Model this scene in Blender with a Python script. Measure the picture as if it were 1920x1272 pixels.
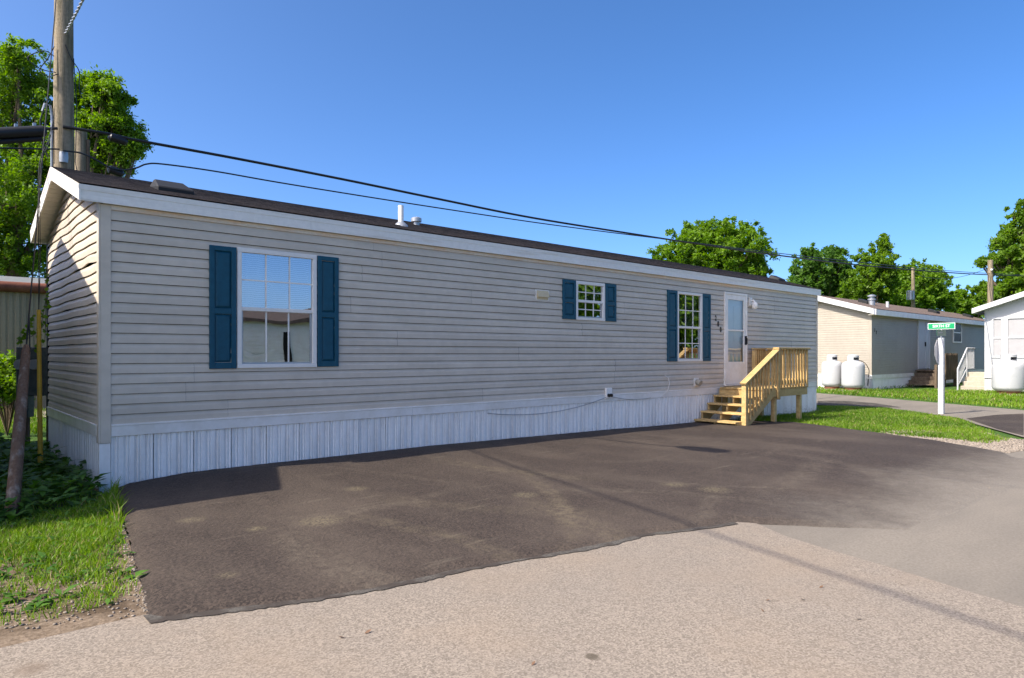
import bpy, bmesh, math, random
import numpy as np
from mathutils import Vector, Matrix
from mathutils.geometry import delaunay_2d_cdt
random.seed(7); RNG = np.random.default_rng(7)
for o in list(bpy.data.objects): bpy.data.objects.remove(o, do_unlink=True)
scene = bpy.context.scene
COL = scene.collection
# ---------------------------------------------------------------- camera
F = 1269.0; CX = 960.0; HY = 664.0; YAW = math.radians(41.8)
CAM = Vector((-1.473, -7.938, 1.40))
cd = bpy.data.cameras.new('camera'); cam = bpy.data.objects.new('camera', cd); COL.objects.link(cam)
cam.location = CAM; cam.rotation_euler = (math.radians(90), 0, -YAW)
cd.sensor_width = 36; cd.lens = 36 * F / 1920; cd.shift_y = (HY - 636) / 1920; cd.clip_start = .05; cd.clip_end = 3000
scene.camera = cam
# ---------------------------------------------------------------- sky, sun, exposure
SUN = Vector((.96, -.18, -1.0))
EL = math.atan2(1.0, math.hypot(.96, .18)); AZ = math.atan2(-.96, .18)
w = bpy.data.worlds.new('World'); scene.world = w; w.use_nodes = True
nt = w.node_tree; bg = nt.nodes['Background']; sk = nt.nodes.new('ShaderNodeTexSky')
sk.sky_type = 'NISHITA'; sk.sun_disc = False; sk.sun_elevation = EL; sk.sun_rotation = AZ
sk.air_density = .5; sk.dust_density = 2.6; sk.ozone_density = 3.0; sk.altitude = 200
hs = nt.nodes.new('ShaderNodeHueSaturation'); hs.inputs['Saturation'].default_value = 1.25
nt.links.new(sk.outputs[0], hs.inputs['Color']); nt.links.new(hs.outputs[0], bg.inputs[0]); bg.inputs[1].default_value = .15
sd = bpy.data.lights.new('sun', 'SUN'); sd.energy = 3.5; sd.angle = math.radians(.53); sd.color = (1, .93, .82)
so = bpy.data.objects.new('sun', sd); COL.objects.link(so); so.rotation_euler = SUN.to_track_quat('-Z', 'Y').to_euler()
so.location = (-30, 6, 40)
scene.view_settings.view_transform = 'Standard'; scene.view_settings.look = 'None'
scene.view_settings.exposure = 1.2; scene.view_settings.gamma = 1.0
# ---------------------------------------------------------------- photo pixel -> place
SY, CYW = math.sin(YAW), math.cos(YAW)
def ray(px, py):
    r = (px - CX) / F
    return Vector((r * CYW + SY, -r * SY + CYW, (HY - py) / F))
def at_depth(px, py, d): return CAM + ray(px, py) * d
def at_y(px, py, Y): d = ray(px, py); return CAM + d * ((Y - CAM.y) / d.y)
def at_x(px, py, X): d = ray(px, py); return CAM + d * ((X - CAM.x) / d.x)
def zg(x, y):
    a = np.clip((np.asarray(x, float) - 8) / 11.5, 0, 1) * -.15
    return a + np.clip((np.asarray(x, float) - 21) / 6, 0, 1) * .16
def gz(x, y): return float(zg(x, y))
def on_ground(px, py):
    d = ray(px, py); t = CAM.z / -d.z
    for _ in range(12):
        p = CAM + d * t; t = (CAM.z - gz(p.x, p.y)) / -d.z
    return CAM + d * t
# ---------------------------------------------------------------- materials
def node(nt, t, **k):
    n = nt.nodes.new(t)
    for a, v in k.items():
        if a in n.inputs: n.inputs[a].default_value = v
        else: setattr(n, a, v)
    return n
MATS = {}
def mat(name, col, rough=.6, spec=.4, var=.12, scale=6.0, bump=0.0, bscale=60.0, metal=0.0, col2=None, thr=(.4, .62),
        vscale=(1, 1, 1), objrand=0.0, detail=6.0):
    """base colour broken up by two noises (wear / dirt), fine bump"""
    m = bpy.data.materials.new(name); m.use_nodes = True; t = m.node_tree; b = t.nodes['Principled BSDF']
    b.inputs['Roughness'].default_value = rough; b.inputs['Specular IOR Level'].default_value = spec; b.inputs['Metallic'].default_value = metal
    tc = node(t, 'ShaderNodeTexCoord'); mp = node(t, 'ShaderNodeMapping'); mp.inputs['Scale'].default_value = vscale
    t.links.new(tc.outputs['Object'], mp.inputs[0])
    n1 = node(t, 'ShaderNodeTexNoise', Scale=scale, Detail=detail, Roughness=.6); t.links.new(mp.outputs[0], n1.inputs['Vector'])
    rm = node(t, 'ShaderNodeMapRange'); rm.inputs[1].default_value = thr[0]; rm.inputs[2].default_value = thr[1]
    t.links.new(n1.outputs[0], rm.inputs[0])
    mx = node(t, 'ShaderNodeMix', data_type='RGBA')
    c2 = col2 if col2 else tuple(max(0, c * (1 - var * 2)) for c in col)
    mx.inputs[6].default_value = (*col, 1); mx.inputs[7].default_value = (*c2, 1)
    t.links.new(rm.outputs[0], mx.inputs[0])
    out = mx.outputs[2]
    if var or objrand:
        n2 = node(t, 'ShaderNodeTexNoise', Scale=scale * 9, Detail=3.0); t.links.new(tc.outputs['Object'], n2.inputs['Vector'])
        r2 = node(t, 'ShaderNodeMapRange'); r2.inputs[1].default_value = .3; r2.inputs[2].default_value = .7
        r2.inputs[3].default_value = 1 - var; r2.inputs[4].default_value = 1 + var; t.links.new(n2.outputs[0], r2.inputs[0])
        h = node(t, 'ShaderNodeHueSaturation'); t.links.new(out, h.inputs['Color'])
        if objrand:
            oi = node(t, 'ShaderNodeObjectInfo'); r3 = node(t, 'ShaderNodeMapRange')
            r3.inputs[3].default_value = 1 - objrand; r3.inputs[4].default_value = 1 + objrand; t.links.new(oi.outputs['Random'], r3.inputs[0])
            mm = node(t, 'ShaderNodeMath', operation='MULTIPLY'); t.links.new(r2.outputs[0], mm.inputs[0]); t.links.new(r3.outputs[0], mm.inputs[1])
            t.links.new(mm.outputs[0], h.inputs['Value'])
        else: t.links.new(r2.outputs[0], h.inputs['Value'])
        out = h.outputs[0]
    t.links.new(out, b.inputs['Base Color'])
    if bump:
        n3 = node(t, 'ShaderNodeTexNoise', Scale=bscale, Detail=4.0); t.links.new(mp.outputs[0], n3.inputs['Vector'])
        bp = node(t, 'ShaderNodeBump', Strength=bump, Distance=.01); t.links.new(n3.outputs[0], bp.inputs['Height']); t.links.new(bp.outputs[0], b.inputs['Normal'])
    MATS[name] = m; return m
M = {}
M['siding'] = mat('siding', (.63, .54, .43), .45, .3, .04, 1.2, .06, 25, col2=(.575, .49, .385), vscale=(1, 1, 3), objrand=.035)
M['siding_far'] = mat('siding_far', (.37, .325, .26), .5, .3, .04, 1.2, .05, 25)
M['vinyl'] = mat('white_vinyl', (.88, .83, .76), .4, .4, .03, 3, .03, 40, col2=(.79, .73, .64), objrand=.03)
M['frame'] = mat('window_vinyl', (.82, .77, .70), .4, .4, .03, 3)
M['fascia'] = mat('fascia_paint', (.80, .76, .69), .5, .35, .04, 2.5, .05, 40, col2=(.64, .56, .45), thr=(.55, .8), vscale=(.5, 1, 5), objrand=.03)
M['frieze'] = mat('stained_frieze', (.76, .56, .40), .55, .3, .05, 4, col2=(.76, .66, .54), vscale=(.6, 1, 2))
M['skirt'] = mat('white_skirting', (.90, .86, .80), .4, .4, .03, 2.5, .04, 30, col2=(.78, .72, .65), thr=(.5, .8), vscale=(2, 2, .6), objrand=.04)
def splash(m):
    t = m.node_tree; b = t.nodes['Principled BSDF']; src = b.inputs['Base Color'].links[0].from_socket; g = t.nodes.new('ShaderNodeNewGeometry'); sx = t.nodes.new('ShaderNodeSeparateXYZ'); t.links.new(g.outputs['Position'], sx.inputs[0])
    n = node(t, 'ShaderNodeTexNoise', Scale=22.0, Detail=6.0, Roughness=.7); t.links.new(g.outputs['Position'], n.inputs['Vector'])
    a = node(t, 'ShaderNodeMath', operation='MULTIPLY_ADD'); t.links.new(sx.outputs[2], a.inputs[0]); a.inputs[1].default_value = -.9; t.links.new(n.outputs[0], a.inputs[2])
    r = node(t, 'ShaderNodeMapRange'); r.inputs[1].default_value = .47; r.inputs[2].default_value = .62; r.inputs[4].default_value = .55; t.links.new(a.outputs[0], r.inputs[0])
    x = node(t, 'ShaderNodeMix', data_type='RGBA'); t.links.new(r.outputs[0], x.inputs[0]); t.links.new(src, x.inputs[6]); x.inputs[7].default_value = (.36, .30, .23, 1); t.links.new(x.outputs[2], b.inputs['Base Color'])
splash(M['skirt'])
M['soffit'] = mat('soffit_vinyl', (.66, .60, .50), .5, .3, .03, 3)
M['shutter'] = mat('blue_shutter', (.008, .078, .122), .5, .3, .08, 14, .15, 60)
M['dark'] = mat('dark_interior', (.018, .016, .014), .8, .1, .1, 3)
M['blind'] = mat('blind_slats', (.55, .57, .58), .5, .3, .02, 3)
M['black'] = mat('black_rubber', (.012, .012, .013), .45, .4, .1, 9, .1, 60)
M['black_metal'] = mat('black_metal', (.016, .016, .017), .65, .3, .1, 9)
M['galv'] = mat('galvanised', (.42, .43, .44), .4, .5, .08, 12, metal=.6)
M['wood'] = mat('treated_pine', (.56, .39, .17), .65, .25, .10, 2.2, .3, 30, col2=(.42, .27, .10), thr=(.35, .7), vscale=(1.2, 5, 5), objrand=.16)
M['oldwood'] = mat('weathered_wood', (.17, .125, .085), .85, .15, .18, 4, .6, 22, col2=(.09, .065, .045), vscale=(3, 3, .5), objrand=.05)
M['polewood'] = mat('pole_wood', (.30, .24, .165), .85, .15, .15, 3, .7, 30, col2=(.16, .135, .085), thr=(.42, .6), vscale=(6, 6, .35))
M['guard'] = mat('brown_guard', (.16, .095, .06), .8, .15, .2, 5, .5, 20, col2=(.27, .21, .16), thr=(.52, .68), vscale=(3, 3, .8))
M['yellow'] = mat('yellow_plastic', (.62, .38, .04), .5, .4, .08, 6)
M['rust'] = mat('rusty_gutter', (.20, .075, .045), .7, .2, .15, 4)
M['tan'] = mat('tan_metal', (.30, .24, .155), .6, .3, .06, 2, col2=(.25, .2, .13), vscale=(2, 1, .3))
M['tank'] = mat('white_tank', (.45, .45, .45), .4, .3, .03, 4, col2=(.38, .38, .37), thr=(.55, .8))
M['concrete'] = mat('concrete', (.42, .37, .29), .85, .2, .08, 6, .2, 50)
M['white'] = mat('white_paint', (.54, .54, .54), .45, .4, .03, 5, objrand=.02)
M['green_sign'] = mat('green_sign', (.0, .30, .10), .4, .5, .04, 6)
M['green_dark'] = mat('green_sign_shaded', (.004, .11, .05), .4, .5, .06, 6)  # sign green darkened in colour for the cross blade's shaded side
M['letter'] = mat('sign_letter', (.8, .82, .8), .4, .4, 0, 6)
M['alu'] = mat('aluminium', (.62, .58, .57), .45, .5, .06, 6, metal=.2)
M['beige_vent'] = mat('beige_vent', (.66, .53, .32), .5, .3, .05, 8)
M['screen'] = mat('window_screen', (.36, .35, .35), .6, .3, .03, 5)
M['panel_white'] = mat('white_panel', (.50, .495, .49), .45, .35, .02, 2)
M['metal_dark'] = mat('meter_cabinet', (.05, .065, .06), .5, .4, .15, 5, col2=(.09, .1, .09))
M['storm_glass_back'] = mat('door_panel', (.74, .71, .67), .45, .35, .02, 4)
M['orange'] = mat('orange_tape', (.6, .25, .05), .5, .3, .05, 9)

def shingle_mat(name, c1, c2):
    m = mat(name, c1, .9, .15, .2, 5, .5, 120, col2=c2, thr=(.4, .6), vscale=(1.5, 6, 1)); return m
M['shingle'] = shingle_mat('brown_shingle', (.105, .082, .072), (.06, .048, .043))
M['shingle2'] = shingle_mat('tan_shingle', (.17, .125, .10), (.12, .09, .075))

def glass_mat(name, refl):
    m = bpy.data.materials.new(name); m.use_nodes = True; t = m.node_tree; t.nodes.remove(t.nodes['Principled BSDF'])
    o = t.nodes['Material Output']; tr = node(t, 'ShaderNodeBsdfTransparent'); tr.inputs[0].default_value = (.9, .95, .95, 1)
    gl = node(t, 'ShaderNodeBsdfGlossy'); gl.inputs['Roughness'].default_value = .0; gl.inputs[0].default_value = (.95, .97, 1, 1)
    fr = node(t, 'ShaderNodeLayerWeight', Blend=refl); mx = node(t, 'ShaderNodeMixShader')
    ad = node(t, 'ShaderNodeMath', operation='ADD'); ad.inputs[1].default_value = refl * .55; ad.use_clamp = True
    t.links.new(fr.outputs['Fresnel'], ad.inputs[0]); t.links.new(ad.outputs[0], mx.inputs[0])
    tc = node(t, 'ShaderNodeTexCoord'); n = node(t, 'ShaderNodeTexNoise', Scale=1.6, Detail=1.0); t.links.new(tc.outputs['Object'], n.inputs['Vector'])
    bp = node(t, 'ShaderNodeBump', Strength=.25, Distance=.02); t.links.new(n.outputs[0], bp.inputs['Height']); t.links.new(bp.outputs[0], gl.inputs['Normal'])
    t.links.new(tr.outputs[0], mx.inputs[1]); t.links.new(gl.outputs[0], mx.inputs[2]); t.links.new(mx.outputs[0], o.inputs[0])
    return m
M['glass'] = glass_mat('window_glass', .55)
M['glass_far'] = glass_mat('far_glass', .06)
M['glass_door'] = glass_mat('door_glass', .2)

def leaf_mat(name, c1, c2, trans=.5, dry=None):
    m = bpy.data.materials.new(name); m.use_nodes = True; t = m.node_tree; b = t.nodes['Principled BSDF']; o = t.nodes['Material Output']
    a = node(t, 'ShaderNodeAttribute', attribute_name='rnd'); mx = node(t, 'ShaderNodeMix', data_type='RGBA')
    mx.inputs[6].default_value = (*c1, 1); mx.inputs[7].default_value = (*c2, 1); t.links.new(a.outputs['Fac'], mx.inputs[0])
    if dry:
        q = node(t, 'ShaderNodeMapRange'); q.inputs[1].default_value = .93; q.inputs[2].default_value = .96; t.links.new(a.outputs['Fac'], q.inputs[0])
        m2 = node(t, 'ShaderNodeMix', data_type='RGBA'); t.links.new(q.outputs[0], m2.inputs[0]); t.links.new(mx.outputs[2], m2.inputs[6]); m2.inputs[7].default_value = (*dry, 1); mx = m2
    t.links.new(mx.outputs[2], b.inputs['Base Color']); b.inputs['Roughness'].default_value = .5; b.inputs['Specular IOR Level'].default_value = .3
    tl = node(t, 'ShaderNodeBsdfTranslucent'); h = node(t, 'ShaderNodeHueSaturation', Value=1.5, Saturation=1.1)
    t.links.new(mx.outputs[2], h.inputs['Color']); t.links.new(h.outputs[0], tl.inputs[0])
    ms = node(t, 'ShaderNodeMixShader'); ms.inputs[0].default_value = trans
    t.links.new(b.outputs[0], ms.inputs[1]); t.links.new(tl.outputs[0], ms.inputs[2]); t.links.new(ms.outputs[0], o.inputs[0])
    return m
M['leaf'] = leaf_mat('maple_leaf', (.065, .145, .012), (.20, .31, .028))
M['leaf_b'] = leaf_mat('dark_leaf', (.05, .12, .02), (.13, .24, .034))
M['leaf_c'] = leaf_mat('yellow_green_leaf', (.08, .17, .013), (.20, .32, .027))
M['grass'] = leaf_mat('grass_blade', (.06, .14, .008), (.22, .34, .022), .4, (.33, .27, .12))
M['weed'] = leaf_mat('weed_leaf', (.04, .11, .014), (.10, .21, .026), .35)
# ---- ground materials (world coordinates)
def ground_mat(name, build):
    m = bpy.data.materials.new(name); m.use_nodes = True; t = m.node_tree; b = t.nodes['Principled BSDF']
    b.inputs['Roughness'].default_value = .9; b.inputs['Specular IOR Level'].default_value = .25
    g = node(t, 'ShaderNodeNewGeometry'); build(t, b, g.outputs['Position']); return m
def nz(t, pos, s, d=5.0, lo=.4, hi=.6, rough=.6, vs=None):
    if vs:
        mp = node(t, 'ShaderNodeMapping'); mp.inputs['Scale'].default_value = vs[0]; mp.inputs['Rotation'].default_value = vs[1]
        t.links.new(pos, mp.inputs[0]); pos = mp.outputs[0]
    n = node(t, 'ShaderNodeTexNoise', Scale=s, Detail=d, Roughness=rough); t.links.new(pos, n.inputs['Vector'])
    r = node(t, 'ShaderNodeMapRange'); r.inputs[1].default_value = lo; r.inputs[2].default_value = hi; t.links.new(n.outputs[0], r.inputs[0])
    return r.outputs[0]
def mixc(t, f, a, b):
    x = node(t, 'ShaderNodeMix', data_type='RGBA')
    if isinstance(f, float): x.inputs[0].default_value = f
    else: t.links.new(f, x.inputs[0])
    for i, c in ((6, a), (7, b)):
        if isinstance(c, tuple): x.inputs[i].default_value = (*c, 1)
        else: t.links.new(c, x.inputs[i])
    return x.outputs[2]
def mth(t, op, a, b=None, clamp=False):
    x = node(t, 'ShaderNodeMath', operation=op); x.use_clamp = clamp
    for i, c in ((0, a), (1, b)):
        if c is None: continue
        if isinstance(c, (int, float)): x.inputs[i].default_value = c
        else: t.links.new(c, x.inputs[i])
    return x.outputs[0]
def bump(t, b, h, s, dist):
    bp = node(t, 'ShaderNodeBump', Strength=s, Distance=dist); t.links.new(h, bp.inputs['Height']); t.links.new(bp.outputs[0], b.inputs['Normal'])
def spot(t, pos, x, y, r, soft=.5):
    v = node(t, 'ShaderNodeVectorMath', operation='DISTANCE'); t.links.new(pos, v.inputs[0]); v.inputs[1].default_value = (x, y, gz(x, y))
    wob = nz(t, pos, 14, 3, .2, .8); d = mth(t, 'ADD', v.outputs['Value'], mth(t, 'MULTIPLY', wob, r * .5))
    q = node(t, 'ShaderNodeMapRange'); q.inputs[1].default_value = r * (1.25 + soft); q.inputs[2].default_value = r; t.links.new(d, q.inputs[0]); return q.outputs[0]
def chips(t, pos, s):
    v = node(t, 'ShaderNodeTexVoronoi', Scale=s); t.links.new(pos, v.inputs['Vector'])
    sp = node(t, 'ShaderNodeSeparateColor'); t.links.new(v.outputs['Color'], sp.inputs[0]); return sp.outputs[0], v.outputs['Distance']
def b_road(t, b, pos):
    c, d = chips(t, pos, 120); c2, d2 = chips(t, pos, 60)
    col = mixc(t, c, (.15, .124, .098), (.315, .262, .208))
    col = mixc(t, mth(t, 'MULTIPLY', nz(t, pos, 1.1, 5, .45, .7), .45), col, (.27, .205, .145))
    col = mixc(t, mth(t, 'MULTIPLY', nz(t, pos, .5, 4, .4, .65), .3), col, (.19, .165, .14))
    col = mixc(t, mth(t, 'MULTIPLY', nz(t, pos, 40, 2, .66, .72), .5), col, (.10, .08, .06))
    p = on_ground(1110, 1235); col = mixc(t, mth(t, 'MULTIPLY', spot(t, pos, p.x, p.y, .032, .3), .75), col, (.075, .06, .04))
    p = on_ground(60, 1258); col = mixc(t, mth(t, 'MULTIPLY', spot(t, pos, p.x, p.y, .05, .8), .5), col, (.14, .10, .07))
    t.links.new(col, b.inputs['Base Color']); bump(t, b, mth(t, 'ADD', c, mth(t, 'MULTIPLY', c2, .6)), .55, .006)
def b_grey(t, b, pos):
    col = mixc(t, nz(t, pos, 60, 3, .3, .7), (.16, .137, .11), (.23, .20, .162))
    col = mixc(t, mth(t, 'MULTIPLY', nz(t, pos, .8, 5, .4, .65, vs=((.5, 1.6, 1), (0, 0, .2))), .5), col, (.125, .11, .092))
    t.links.new(col, b.inputs['Base Color']); bump(t, b, nz(t, pos, 140, 2, .2, .8), .35, .004)
def b_pad(t, b, pos):
    c, d = chips(t, pos, 85)
    col = mixc(t, c, (.026, .0195, .0155), (.072, .053, .041))
    dust = nz(t, pos, .9, 6, .45, .68, vs=((1, .45, 1), (0, 0, .5))); col = mixc(t, mth(t, 'MULTIPLY', dust, .4), col, (.12, .093, .07))
    scr = nz(t, pos, 3.2, 6, .62, .74, vs=((.35, 2.4, 1), (0, 0, -.45))); col = mixc(t, mth(t, 'MULTIPLY', scr, .4), col, (.14, .115, .085))
    scr = nz(t, pos, 2.4, 7, .63, .74, vs=((.3, 2.8, 1), (0, 0, .75))); col = mixc(t, mth(t, 'MULTIPLY', scr, .4), col, (.15, .125, .09))
    for px, py, r in ((668, 924, .07), (360, 983, .06), (425, 1090, .04), (480, 1000, .05), (1265, 915, .08), (1340, 925, .09), (600, 985, .1), (985, 935, .07)):
        p = on_ground(px, py); col = mixc(t, mth(t, 'MULTIPLY', mth(t, 'MULTIPLY', spot(t, pos, p.x, p.y, r, 1.3), nz(t, pos, 50, 3, .4, .6)), .6), col, (.20, .165, .10))
    rs = random.Random(11)
    for k in range(15):
        px, py = [(1100, 985), (1250, 930), (1400, 920), (960, 890), (1180, 870), (700, 960), (820, 1010), (1500, 900), (1330, 960), (1050, 950), (600, 1060), (1600, 880), (900, 960), (1420, 860), (760, 900)][k]
        p = on_ground(px, py); a = rs.uniform(0, 6.28); Rr = rs.uniform(1.8, 6.5); cx, cy = p.x + Rr * math.cos(a), p.y + Rr * math.sin(a); wd = rs.uniform(.07, .24)
        v = node(t, 'ShaderNodeVectorMath', operation='DISTANCE'); t.links.new(pos, v.inputs[0]); v.inputs[1].default_value = (cx, cy, 0)
        e = mth(t, 'ABSOLUTE', mth(t, 'SUBTRACT', mth(t, 'ADD', v.outputs['Value'], mth(t, 'MULTIPLY', nz(t, pos, 1.3 + .1 * k, 2, .2, .8), .12)), Rr + .06))
        q = node(t, 'ShaderNodeMapRange', interpolation_type='SMOOTHSTEP'); q.inputs[1].default_value = wd; q.inputs[2].default_value = wd * .2; t.links.new(e, q.inputs[0])
        v2 = node(t, 'ShaderNodeVectorMath', operation='DISTANCE'); t.links.new(pos, v2.inputs[0]); v2.inputs[1].default_value = (p.x, p.y, 0)
        q2 = node(t, 'ShaderNodeMapRange', interpolation_type='SMOOTHSTEP'); L = rs.uniform(.7, 2.0); q2.inputs[1].default_value = L; q2.inputs[2].default_value = L * .3; t.links.new(v2.outputs['Value'], q2.inputs[0])
        f = mth(t, 'MULTIPLY', mth(t, 'MULTIPLY', q.outputs[0], q2.outputs[0]), mth(t, 'MULTIPLY', nz(t, pos, 13, 7, .36, .68), rs.uniform(.16, .36)))
        col = mixc(t, f, col, (.17, .138, .10) if k % 3 else (.20, .16, .10))
    sx = node(t, 'ShaderNodeSeparateXYZ'); t.links.new(pos, sx.inputs[0])
    # tracked-out road dust where traffic leaves the pad
    wob = nz(t, pos, .8, 6, .2, .8); yy = mth(t, 'ADD', mth(t, 'MULTIPLY', sx.outputs[1], -1.0), mth(t, 'MULTIPLY', wob, .9))
    yy = mth(t, 'ADD', yy, mth(t, 'MULTIPLY', nz(t, pos, 9, 4, .2, .8), .35))
    r = node(t, 'ShaderNodeMapRange', interpolation_type='SMOOTHSTEP'); r.inputs[1].default_value = 5.3; r.inputs[2].default_value = 6.9; t.links.new(yy, r.inputs[0])
    rx = node(t, 'ShaderNodeMapRange'); rx.inputs[1].default_value = 3.2; rx.inputs[2].default_value = 4.4; t.links.new(sx.outputs[0], rx.inputs[0])
    g = mixc(t, nz(t, pos, 60, 3, .3, .7), (.16, .137, .11), (.23, .20, .162))
    col = mixc(t, mth(t, 'MULTIPLY', r.outputs[0], rx.outputs[0]), col, g)
    # old grey edge along the front lip
    t.links.new(col, b.inputs['Base Color']); b.inputs['Roughness'].default_value = .8
    bump(t, b, mth(t, 'ADD', c, nz(t, pos, 30, 4, .2, .8)), .8, .008)
def b_lip(t, b, pos):
    c, d = chips(t, pos, 110); col = mixc(t, c, (.055, .049, .042), (.115, .103, .088)); col = mixc(t, nz(t, pos, 5, 6, .42, .58), col, (.05, .04, .033))
    t.links.new(col, b.inputs['Base Color']); bump(t, b, c, .7, .006)
def b_soil(t, b, pos):
    col = mixc(t, nz(t, pos, 3, 6, .4, .62), (.085, .06, .035), (.055, .085, .02)); col = mixc(t, nz(t, pos, 45, 3, .55, .7), col, (.16, .125, .085))
    t.links.new(col, b.inputs['Base Color']); bump(t, b, nz(t, pos, 25, 5, .2, .8), .6, .02)
def b_lawn(t, b, pos):
    col = mixc(t, nz(t, pos, 2.2, 6, .35, .65), (.045, .115, .012), (.085, .16, .02)); col = mixc(t, nz(t, pos, 30, 4, .45, .7), col, (.03, .06, .01))
    col = mixc(t, nz(t, pos, .7, 5, .58, .7), col, (.10, .08, .045))
    t.links.new(col, b.inputs['Base Color']); bump(t, b, nz(t, pos, 40, 5, .2, .8), .8, .03)
def b_dirt(t, b, pos):
    c, d = chips(t, pos, 60); col = mixc(t, c, (.12, .085, .055), (.22, .165, .115)); col = mixc(t, nz(t, pos, 4, 5, .45, .6), col, (.085, .058, .035))
    t.links.new(col, b.inputs['Base Color']); bump(t, b, mth(t, 'ADD', c, nz(t, pos, 18, 4, .2, .8)), .6, .012)
def b_gravel(t, b, pos):
    c, d = chips(t, pos, 38); col = mixc(t, c, (.16, .13, .10), (.42, .36, .29)); t.links.new(col, b.inputs['Base Color']); bump(t, b, c, .8, .02)
for k, f in (('road', b_road), ('grey', b_grey), ('pad', b_pad), ('lip', b_lip), ('soil', b_soil), ('lawn', b_lawn), ('dirt', b_dirt), ('gravel', b_gravel)):
    M[k] = ground_mat(k, f)
M['stone'] = mat('pebble', (.30, .25, .20), .85, .2, .15, 14, .2, 40, col2=(.17, .14, .11))
# ---------------------------------------------------------------- mesh builder
class B:
    def __init__(s): s.v = []; s.f = []
    def add(s, vs, fs):
        n = len(s.v); s.v += [tuple(v) for v in vs]; s.f += [tuple(i + n for i in f) for f in fs]; return s
    def box(s, x0, x1, y0, y1, z0, z1):
        v = [(x0, y0, z0), (x1, y0, z0), (x1, y1, z0), (x0, y1, z0), (x0, y0, z1), (x1, y0, z1), (x1, y1, z1), (x0, y1, z1)]
        return s.add(v, [(0, 3, 2, 1), (4, 5, 6, 7), (0, 1, 5, 4), (1, 2, 6, 5), (2, 3, 7, 6), (3, 0, 4, 7)])
    def bar(s, a, b, wdt, hgt, side=None):
        a, b = Vector(a), Vector(b); d = (b - a).normalized()
        sd_ = Vector(side).normalized() if side else d.cross(Vector((0, 0, 1))).normalized()
        up = sd_.cross(d).normalized(); v = []
        for p in (a, b):
            for i, j in ((-1, -1), (1, -1), (1, 1), (-1, 1)): v.append(p + sd_ * (i * wdt / 2) + up * (j * hgt / 2))
        return s.add(v, [(0, 3, 2, 1), (4, 5, 6, 7), (0, 1, 5, 4), (1, 2, 6, 5), (2, 3, 7, 6), (3, 0, 4, 7)])
    def tube(s, pts, r, n=8, caps=True):
        pts = [Vector(p) for p in pts]; rs = r if isinstance(r, (list, tuple)) else [r] * len(pts); v = []; f = []
        ref = Vector((.13, .99, .05)) if abs((pts[-1] - pts[0]).normalized().y) < .9 else Vector((1, 0, .05))
        for i, p in enumerate(pts):
            d = (pts[min(i + 1, len(pts) - 1)] - pts[max(i - 1, 0)]).normalized()
            a = d.cross(ref).normalized(); b = d.cross(a)
            for k in range(n):
                t = 2 * math.pi * k / n; v.append(p + (a * math.cos(t) + b * math.sin(t)) * rs[i])
        for i in range(len(pts) - 1):
            for k in range(n): f.append((i * n + k, i * n + (k + 1) % n, (i + 1) * n + (k + 1) % n, (i + 1) * n + k))
        if caps: f.append(tuple(range(n))[::-1]); f.append(tuple((len(pts) - 1) * n + k for k in range(n)))
        return s.add(v, f)
    def lathe(s, c, prof, n=28):
        v = []; f = []
        for r, z in prof:
            for k in range(n): t = 2 * math.pi * k / n; v.append((c[0] + r * math.cos(t), c[1] + r * math.sin(t), c[2] + z))
        for i in range(len(prof) - 1):
            for k in range(n): f.append((i * n + k, i * n + (k + 1) % n, (i + 1) * n + (k + 1) % n, (i + 1) * n + k))
        f.append(tuple(range(n))[::-1]); f.append(tuple((len(prof) - 1) * n + k for k in range(n)))
        return s.add(v, f)
    def prism(s, poly, axis, a, b):
        """2-D outline extruded along an axis: axis 0 -> poly is (y,z); 1 -> (x,z); 2 -> (x,y)"""
        n = len(poly); v = []
        for q in (a, b):
            for p in poly: v.append((q, p[0], p[1]) if axis == 0 else (p[0], q, p[1]) if axis == 1 else (p[0], p[1], q))
        return s.add(v, [tuple(range(n)), tuple(range(n, 2 * n))[::-1]] + [(i, i + n, (i + 1) % n + n, (i + 1) % n) for i in range(n)])
    def build(s, name, m, parent=None, org=None, smooth=False, bevel=0.0):
        me = bpy.data.meshes.new(name); o_ = Vector(org) if org is not None else (ORG.copy() if parent is not None else Vector((0, 0, 0)))
        me.from_pydata([tuple(Vector(v) - o_) for v in s.v], [], s.f); me.update()
        bm = bmesh.new(); bm.from_mesh(me); bmesh.ops.recalc_face_normals(bm, faces=bm.faces); bm.to_mesh(me); bm.free()
        me.materials.append(M[m] if isinstance(m, str) else m)
        if smooth: me.polygons.foreach_set('use_smooth', [True] * len(me.polygons)); me.set_sharp_from_angle(angle=math.radians(40))
        o = bpy.data.objects.new(name, me); COL.objects.link(o)
        if parent is not None: o.parent = parent
        elif org is not None: o.location = o_
        if bevel:
            md = o.modifiers.new('bevel', 'BEVEL'); md.width = bevel; md.segments = 1; md.limit_method = 'ANGLE'
        return o
ORG = Vector((0, 0, 0))
def thing(name, label, cat, loc, group=None):
    global ORG
    o = bpy.data.objects.new(name, None); COL.objects.link(o); o.location = loc; ORG = Vector(loc); o.empty_display_size = .2
    o['label'] = label; o['category'] = cat
    if group: o['group'] = group
    return o
def tag(o, label, cat, group=None):
    o['label'] = label; o['category'] = cat
    if group: o['group'] = group
    return o
def kind(o, k): o['kind'] = k; return o
def clone(o, dx, dy, dz, parent=None):
    c = o.copy(); COL.objects.link(c); c.parent = parent or o.parent; c.location = o.location + Vector((dx, dy, dz)); return c
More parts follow.
